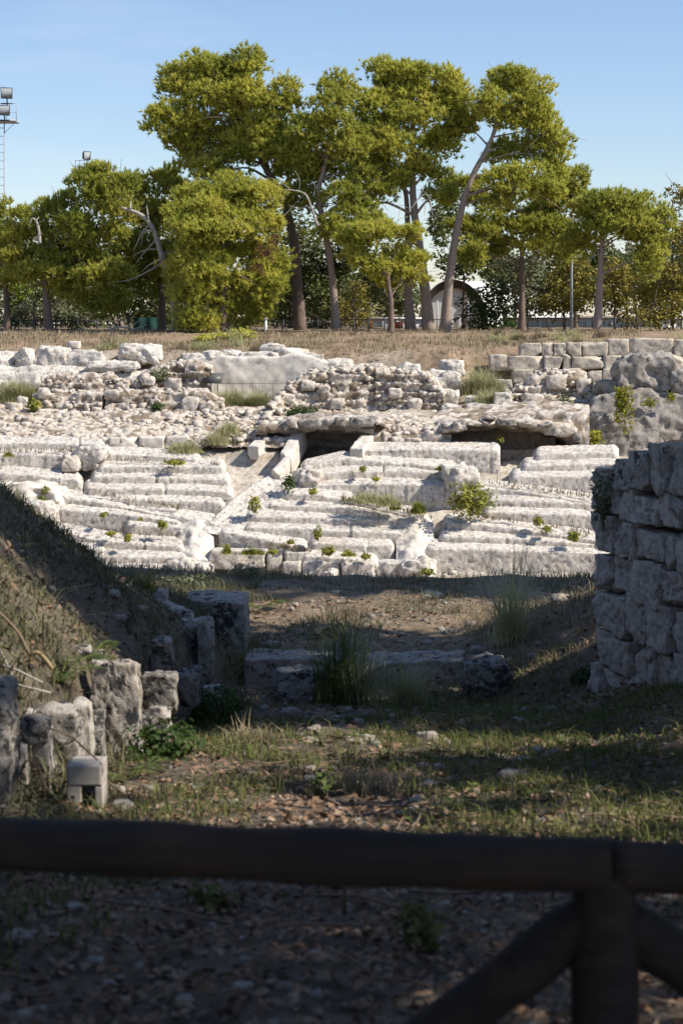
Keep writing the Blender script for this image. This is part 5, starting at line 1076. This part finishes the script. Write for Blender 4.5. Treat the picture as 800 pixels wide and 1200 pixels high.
# ------------------------------------------------------------------ ground cover of the passage
def gp(n, Y0, Y1, X0, X1, seed, cond=None, power=1.0):
    rg = np.random.default_rng(seed); Y = Y0 + (Y1 - Y0) * rg.random(n) ** power; X = rg.uniform(X0, X1, n) 
    if cond is not None: m = cond(X, Y, rg); X, Y = X[m], Y[m]
    return np.stack([X, Y, ground_z(X, Y)], -1)
inpass = lambda X, Y: (X > -1.35) & (X < XW(Y) - .02)
def c_grass(X, Y, rg):
    q = np.stack([X * .9, Y * .6, 0 * X], -1); f = fbm(q, 71, 3)
    g = np.where(Y < 6.2, -.55, np.where(Y < 8, -.1, .25)) + .25 * (X > .3) * (Y > 7)
    return inpass(X, Y) & (f + g + rg.normal(0, .2, len(X)) > 0)
pts = gp(52000, 4, 19, -1.4, 3.4, 1, c_grass, .9); rg = np.random.default_rng(4)
V, Fc = grass_mesh(pts, .045 + .07 * rg.random(len(pts)) ** 2, .0035, .7, 11); tag(mk("passage_grass", V, Fc, M['grass'], None), "short green and dry grass covering the passage floor", "grass", kind="stuff")
pts = gp(30000, 19.6, 31.5, -6, 7, 2, lambda X, Y, rg: (fbm(np.stack([X * .8, Y * .5, 0 * X], -1), 72, 3) + rg.normal(0, .2, len(X)) + np.interp(Y, [20, 27, 29, 31], [-.45, -.25, .5, .8]) > 0))
V, Fc = grass_mesh(pts, .07 + .14 * rng.random(len(pts)) ** 2, .006, .6, 12); tag(mk("slope_grass", V, Fc, M['bankgrass'], None), "dry dark grass on the slope and crest beyond the kerb", "grass", kind="stuff")
pts = gp(76000, 6, 29, -6.5, -1.3, 3, lambda X, Y, rg: (fbm(np.stack([X * 1.1, Y * .9, 0 * X], -1), 73, 3) + rg.normal(0, .3, len(X)) > -.35) & (X > -.24 * Y - .6))
hh = np.clip(.9 + 1.1 * fbm(np.stack([pts[:, 0] * 1.6, pts[:, 1] * 1.2, 0 * pts[:, 0]], -1), 91, 3), .25, 2.2); V, Fc = grass_mesh(pts, (.045 + .15 * rng.random(len(pts)) ** 2) * hh, .006, 1.2, 13); tag(mk("bank_grass", V, Fc, M['bankgrass'], None), "matted dry grass and weeds covering the left bank", "grass", kind="stuff")
pts = gp(24000, 6.5, 28, -6.5, -1.25, 33, lambda X, Y, rg: (fbm(np.stack([X * .9, Y * .7, 0 * X], -1), 93, 3) + rg.normal(0, .15, len(X)) > .1) & (X > -.24 * Y - .6))
V, T = leaf_mesh(pts + np.array([0, 0, .03]) + rng.normal(0, .025, (len(pts), 3)), .03, 34, .4); tag(mk("bank_weeds", V, T, M['bankgrass'], None), "low mixed green weeds spread over the left bank", "weeds", kind="stuff")
pts = gp(14000, 7, 19, -1.4, 3.2, 35, lambda X, Y, rg: inpass(X, Y) & (fbm(np.stack([X * .8, Y * .6, 0 * X], -1), 95, 3) + rg.normal(0, .15, len(X)) > .05)); V, T = leaf_mesh(pts + np.array([0, 0, .02]) + rng.normal(0, .012, (len(pts), 3)), .038, 36, .8); tag(mk("passage_weeds", V, T, M['grass'], None), "low green weeds spread over the passage floor", "weeds", kind="stuff")
pts = gp(9000, 17.5, 25, 1.5, 4.5, 4, lambda X, Y, rg: rg.random(len(X)) > .3); V, Fc = grass_mesh(pts, .05 + .1 * rng.random(len(pts)), .005, .8, 14); tag(mk("mound_grass", V, Fc, M['drygrass'], None), "dead grass on the mound beside the tall wall", "grass", kind="stuff")
# litter: leaves, chips, needles
pts = gp(34000, 3.2, 11, -1.6, 3.0, 5, lambda X, Y, rg: inpass(X, Y) & (rg.random(len(X)) < np.interp(Y, [3, 6.5, 8, 11], [1, 1, .5, .2])))
V, T = leaf_mesh(pts + np.array([0, 0, .012]), .031, 15, 1.0); tag(mk("leaf_litter", V, T, M['litter'], None), "brown fallen leaves and chips on the shaded ground behind the fence", "leaf litter", kind="stuff")
pts = gp(12000, 8, 26, -3, 4, 6, lambda X, Y, rg: rg.random(len(X)) > .3); V, T = leaf_mesh(pts + np.array([0, 0, .012]), .06, 16, 1.2); tag(mk("dry_scraps", V, T, M['litter'], None), "dry plant scraps scattered along the passage", "leaf litter", kind="stuff")
pts = gp(520, 3.4, 9, -1.4, 2.6, 7, lambda X, Y, rg: inpass(X, Y)); tag(rocks_joined("gravel", pts, rng.uniform(.006, .022, len(pts)), M['pebble'], None, 17), "small pale gravel chips on the passage floor", "gravel", kind="stuff")
pts = gp(330, 9, 28, -2, 3, 8, lambda X, Y, rg: (X > -1.3)); tag(rocks_joined("slope_gravel", pts, rng.uniform(.012, .05, len(pts)), M['pebble'], None, 18), "pale stone chips on the slope beyond the fence", "gravel", kind="stuff")
V = []; rg = np.random.default_rng(9); lst = []
for k in range(130):
    X, Y = rg.uniform(-1.3, 2.2), rg.uniform(3.6, 13); L_ = rg.uniform(.1, .45); a = rg.uniform(0, 3.14)
    p = [(X + math.cos(a) * L_ * t + rg.normal(0, .02), Y + math.sin(a) * L_ * t, float(ground_z(X + math.cos(a) * L_ * t, Y + math.sin(a) * L_ * t)) + .015 + rg.uniform(0, .03)) for t in (-.5, 0, .5)]; lst.append((p, rg.uniform(.002, .005)))
tag(tubes("fallen_twigs", lst, M['twig'], None, 4), "thin dry twigs lying on the passage floor", "twigs", kind="stuff")
def on_ground(px, py, Y0=3.5, Y1=31.0):
    Ys = np.linspace(Y0, Y1, 1500); p = P(np.full_like(Ys, px), np.full_like(Ys, py), Ys); d = p[:, 2] - ground_z(p[:, 0], p[:, 1]); i = np.argmax(d < 0); return p[i] if d[i] < 0 else p[-1]
for k, (x, y, w_) in enumerate([(88, 1068, 22), (82, 1086, 20), (22, 1106, 36), (110, 1131, 24), (64, 1072, 14), (66, 1102, 20), (285, 1160, 24), (592, 1055, 18), (540, 1158, 24), (145, 948, 26), (185, 862, 16), (363, 902, 12), (390, 902, 10), (364, 856, 10), (370, 855, 12), (600, 915, 34), (487, 940, 16), (465, 858, 14), (300, 862, 18), (340, 838, 22), (430, 868, 18), (656, 866, 12), (528, 742, 14), (500, 755, 12), (560, 765, 18), (575, 768, 14), (470, 745, 10), (552, 733, 12), (320, 757, 16), (655, 705, 22), (500, 868, 26)]):
    c = on_ground(x, y); s = w_ / F_PX * c[1] / 2
    tag(rock("stone", c + [0, 0, s * .25], (s, s * .8, s * .55), M['pebble'], None, seed=800 + k, n=7, block=.45, cuts=8, rough=.08), "loose pale stone lying on the passage floor" if y > 800 else "loose pale stone on the brown slope beyond the kerb", "stone", "loose stones of the passage" if y > 800 else "loose stones of the brown slope")
for k, (x, y, w_) in enumerate([(132, 696, 16), (164, 714, 16), (96, 762, 22), (112, 768, 20), (140, 725, 16), (60, 690, 12)]):
    c = on_ground(x, y, 9, 24); s = w_ / F_PX * c[1] / 2; tag(rock("stone", c, (s, s, s * .6), M['lichen'], None, seed=850 + k, n=7, block=.5, cuts=8, rough=.09), "grey stone half sunk in the grassy left bank", "stone", "stones in the left bank")
# tall grass clumps and plants
for lab, x, y, rx, n, h, mt in [("tall green grass clump rising in front of the kerb", 398, 826, .3, 330, 1.2, 'fern'), ("tall pale grass clump right of the tall green one", 424, 826, .26, 150, 1.05, 'palegrass'), ("fresh straw-coloured grass tuft at the kerb", 478, 828, .22, 300, .6, 'palegrass'), ("lone tall pale grass clump on the brown slope", 598, 752, .25, 300, 1.15, 'palegrass'),
                               ("tall grass beside the squared ashlar block", 290, 800, .25, 240, .6, 'grass'), ("thin dry grass in front of the narrow upright slab", 268, 830, .25, 220, .45, 'drygrass'), ("dry grass at the right end of the kerb", 560, 826, .2, 140, .25, 'drygrass'), ("yellow flowering tuft on the crest of the bank", 170, 690, .16, 160, .3, 'weed'), ("sunlit dry grass tuft beside the passage stones", 300, 870, .3, 200, .2, 'drygrass'), ("straw tuft in the sunlit patch of the passage", 420, 930, .3, 260, .2, 'drygrass')]:
    c = on_ground(x, y); weed("grass_clump", lab, "grass", c, (rx, rx * .7, .2), M[mt], n, .005, None, blades=True, h=h)
def fern(label, x, y, n, L_, mat, Y0=3.5):
    c = on_ground(x, y, Y0); e = empty("fern", c, label, "plant"); rg = np.random.default_rng(int(x + y)); V, T, st, b = [], [], [], 0
    for k in range(n):
        a = rg.uniform(0, 6.28); d = np.array([math.cos(a), math.sin(a), 0]); l = L_ * rg.uniform(.7, 1.2)
        t = np.linspace(0, 1, 14); path = c + d * (t * l)[:, None] + np.array([0, 0, 1]) * (l * (.9 * t - .75 * t ** 2))[:, None]; st.append((path, np.linspace(.006, .002, 14)))
        sdv = np.cross(d, [0, 0, 1])
        for i in range(2, 14):
            w_ = l * .28 * math.sin(math.pi * (t[i] * .85 + .12))
            for sg in (-1, 1):
                p0 = path[i]; tip = p0 + sdv * sg * w_ + d * w_ * .45 - [0, 0, w_ * .15]; m = (p0 + tip) / 2 + d * w_ * .16; V += [p0 - d * .008, m, tip, p0 + d * .008]; T += [[b, b + 1, b + 2], [b, b + 2, b + 3]]; b += 4
    tubes("stalk", st, mat, e, 4); mk("fronds", np.array(V), np.array(T), mat, e)
fern("bright fern-like plant spreading over the near left bank", 70, 800, 11, .42, M['fern'], 7); fern("spreading thistle-like plant on the brown slope", 372, 746, 9, .34, M['fern'], 18); fern("small fern between the near left stones", 170, 905, 8, .25, M['fern'], 8); fern("feathery green plant on the left bank below the branch", 105, 775, 8, .35, M['fern'], 8); fern("low thistle-like plant beside the squared ashlar block", 305, 715, 8, .4, M['fern'], 18); fern("fern among the stones at the foot of the large slab", 140, 915, 8, .26, M['grass'], 8)
weed("leafy_bush", "dark green leafy bush in front of the narrow upright slab", "bush", on_ground(250, 852), (.27, .25, .2), M['greenleaf'], 900, .045)
weed("leafy_bush", "dark green leaves at the foot of the large dark slab", "bush", on_ground(190, 890), (.25, .25, .13), M['greenleaf'], 500, .045)
weed("leafy_bush", "small weed by the mound beside the tall wall", "bush", on_ground(682, 800), (.12, .12, .09), M['greenleaf'], 160, .05)
weed("weed_plant", "single green leafy sprout on the passage floor", "weed", on_ground(378, 935), (.06, .06, .09), M['fern'], 70, .04)
weed("weed_plant", "low rosette weed on the shaded near ground", "weed", on_ground(245, 1065), (.08, .08, .04), M['grass'], 90, .04)
weed("weed_plant", "dark sprouting weed on the near ground left of the post", "weed", on_ground(490, 1110), (.07, .07, .08), M['grass'], 110, .04)
weed("shrub", "dark low shrub on the crest in front of the lowest seats", "shrub", on_ground(290, 678), (.3, .2, .14), M['oliveleaf'], 300, .06); weed("shrub", "low shrub on the bank crest beside the yellow tuft", "shrub", on_ground(218, 690), (.35, .2, .14), M['oliveleaf'], 300, .06)
# dead branch, twigs and a hose loop on the bank
e = empty("dead_branch", on_ground(20, 770, 7), "crooked dead branch leaning on the left bank", "branch"); Yb = 9.6
tubes("limb", [(resample([P(-30, 690, Yb), P(0, 718, Yb), P(22, 740, Yb), P(34, 766, Yb)], 12), np.linspace(.005, .011, 12))], M['twig'], e, 6)
tubes("twig", [([P(0, 795, Yb), P(30, 805, Yb), P(60, 812, Yb)], .006), ([P(0, 760, Yb), P(14, 790, Yb), P(20, 812, Yb)], .005), ([P(-10, 775, Yb), P(20, 785, Yb), P(50, 800, Yb)], .006)], M['deadwood'], e, 5)
e = empty("bent_pipe", P(38, 778, 9.7), "small bent tan pipe loop in the bank grass", "pipe"); tubes("loop", [(resample([P(36, 782, 9.7), P(36, 768, 9.7), P(41, 763, 9.7), P(48, 766, 9.7), P(56, 776, 9.7), P(62, 784, 9.7)], 16), .012)], plain("tan_plastic", (.28, .2, .1), .6), e, 8); tubes("collar", [([P(36, 783, 9.7), P(36, 779, 9.7)], .016)], M['dark'], e, 8)
e = empty("fallen_branch", on_ground(110, 900, 8), "thin curved fallen branches draped over the near left stones", "branch"); Yb = 8.7
tubes("limb", [(resample([P(55, 852, Yb), P(85, 862, Yb), P(104, 882, Yb), P(118, 893, Yb)], 12), .005), (resample([P(118, 893, Yb - .1), P(122, 905, Yb - .1), P(112, 925, Yb - .1), P(100, 945, Yb - .1)], 12), .004), (resample([P(40, 880, Yb - .2), P(52, 920, Yb - .2), P(80, 950, Yb - .2)], 12), .003), ], M['twig'], e, 5); tubes("limb", [(resample([P(125, 915, 8.9), P(145, 930, 8.9), P(155, 942, 8.9)], 8), .006)], M['twig'], e, 5)
e = empty("dry_stem", on_ground(404, 1070), "upright tan dry stem standing behind the rail", "stem"); c = on_ground(404, 1072); tubes("stalk", [([c, c + [.0, 0, .09], c + [-.012, 0, .17]], [.008, .006, .004])], M['drygrass'], e, 6); tubes("twig", [([c + [.03, 0, 0], c + [.05, .02, .08]], .003)], M['drygrass'], e, 4)

# ------------------------------------------------------------------ trees that shade the passage, standing beside and behind the viewer
def shade_tree(label, X, Y, h, crown, seed, mat='pinedark'):
    z = float(ground_z(X, Y)); e = empty("holm_oak", (X, Y, z), label, "tree", "trees shading the passage"); rg = np.random.default_rng(seed)
    path = resample([(X, Y, z - .2), (X + .2, Y - .1, z + h * .4), (X, Y + .2, z + h * .75)], 16); tubes("trunk", [(path, np.linspace(.24, .1, 16))], M['bark'], e, 9, True, .02)
    pf = np.array(crown, float); tubes("branches", [(resample([path[9], (path[12] + p[:3]) / 2, p[:3]], 8), np.linspace(.07, .02, 8)) for p in pf], M['bark'], e, 5)
    pts, od = puff_points(pf, 9, seed, sub=.5, nsub=9, flat=.8, shell=(.5, 1.)); V, T = leaf_mesh(pts, .3, seed, .3); mk("crown", V, T, M[mat], e)
def crown_of(X, Y, zb, zt, r, n, seed):
    rg = np.random.default_rng(seed); o = []
    for k in range(n):
        a = rg.uniform(0, 6.28); q = rg.uniform(.1, .75) * r; o.append([X + math.cos(a) * q, Y + math.sin(a) * q, rg.uniform(zb + .8, zt - .8), r * .5, r * .5, r * .36])
    return o
for k, (X, Y, zb, zt, rr) in enumerate([(6.5, -3.0, 3.6, 8.5, 3.2), (1.0, -3.5, 3.4, 8.5, 3.4), (-4.5, -2.5, 3.4, 8.5, 3.2), (3.2, 2.2, 3.7, 7.5, 3.0), (8.2, 3.6, 2.6, 12.5, 3.2), (9.2, 8.4, 1.0, 6.9, 3.0), (9.6, 13.2, 5.5, 15, 2.8), (9.8, 17.2, 5.5, 14.5, 2.8), (14.8, 26.0, 3, 15.5, 4.0), (19, 25, 3, 17, 4)]):
    shade_tree("spreading dark evergreen oak beside the passage, outside the fence view", X, Y, zt - float(ground_z(X, Y)), crown_of(X, Y, zb, zt, rr, 26 if zt > 14 else 18 if zt > 12 or zb < 1.5 else 11, 60 + k), 60 + k)
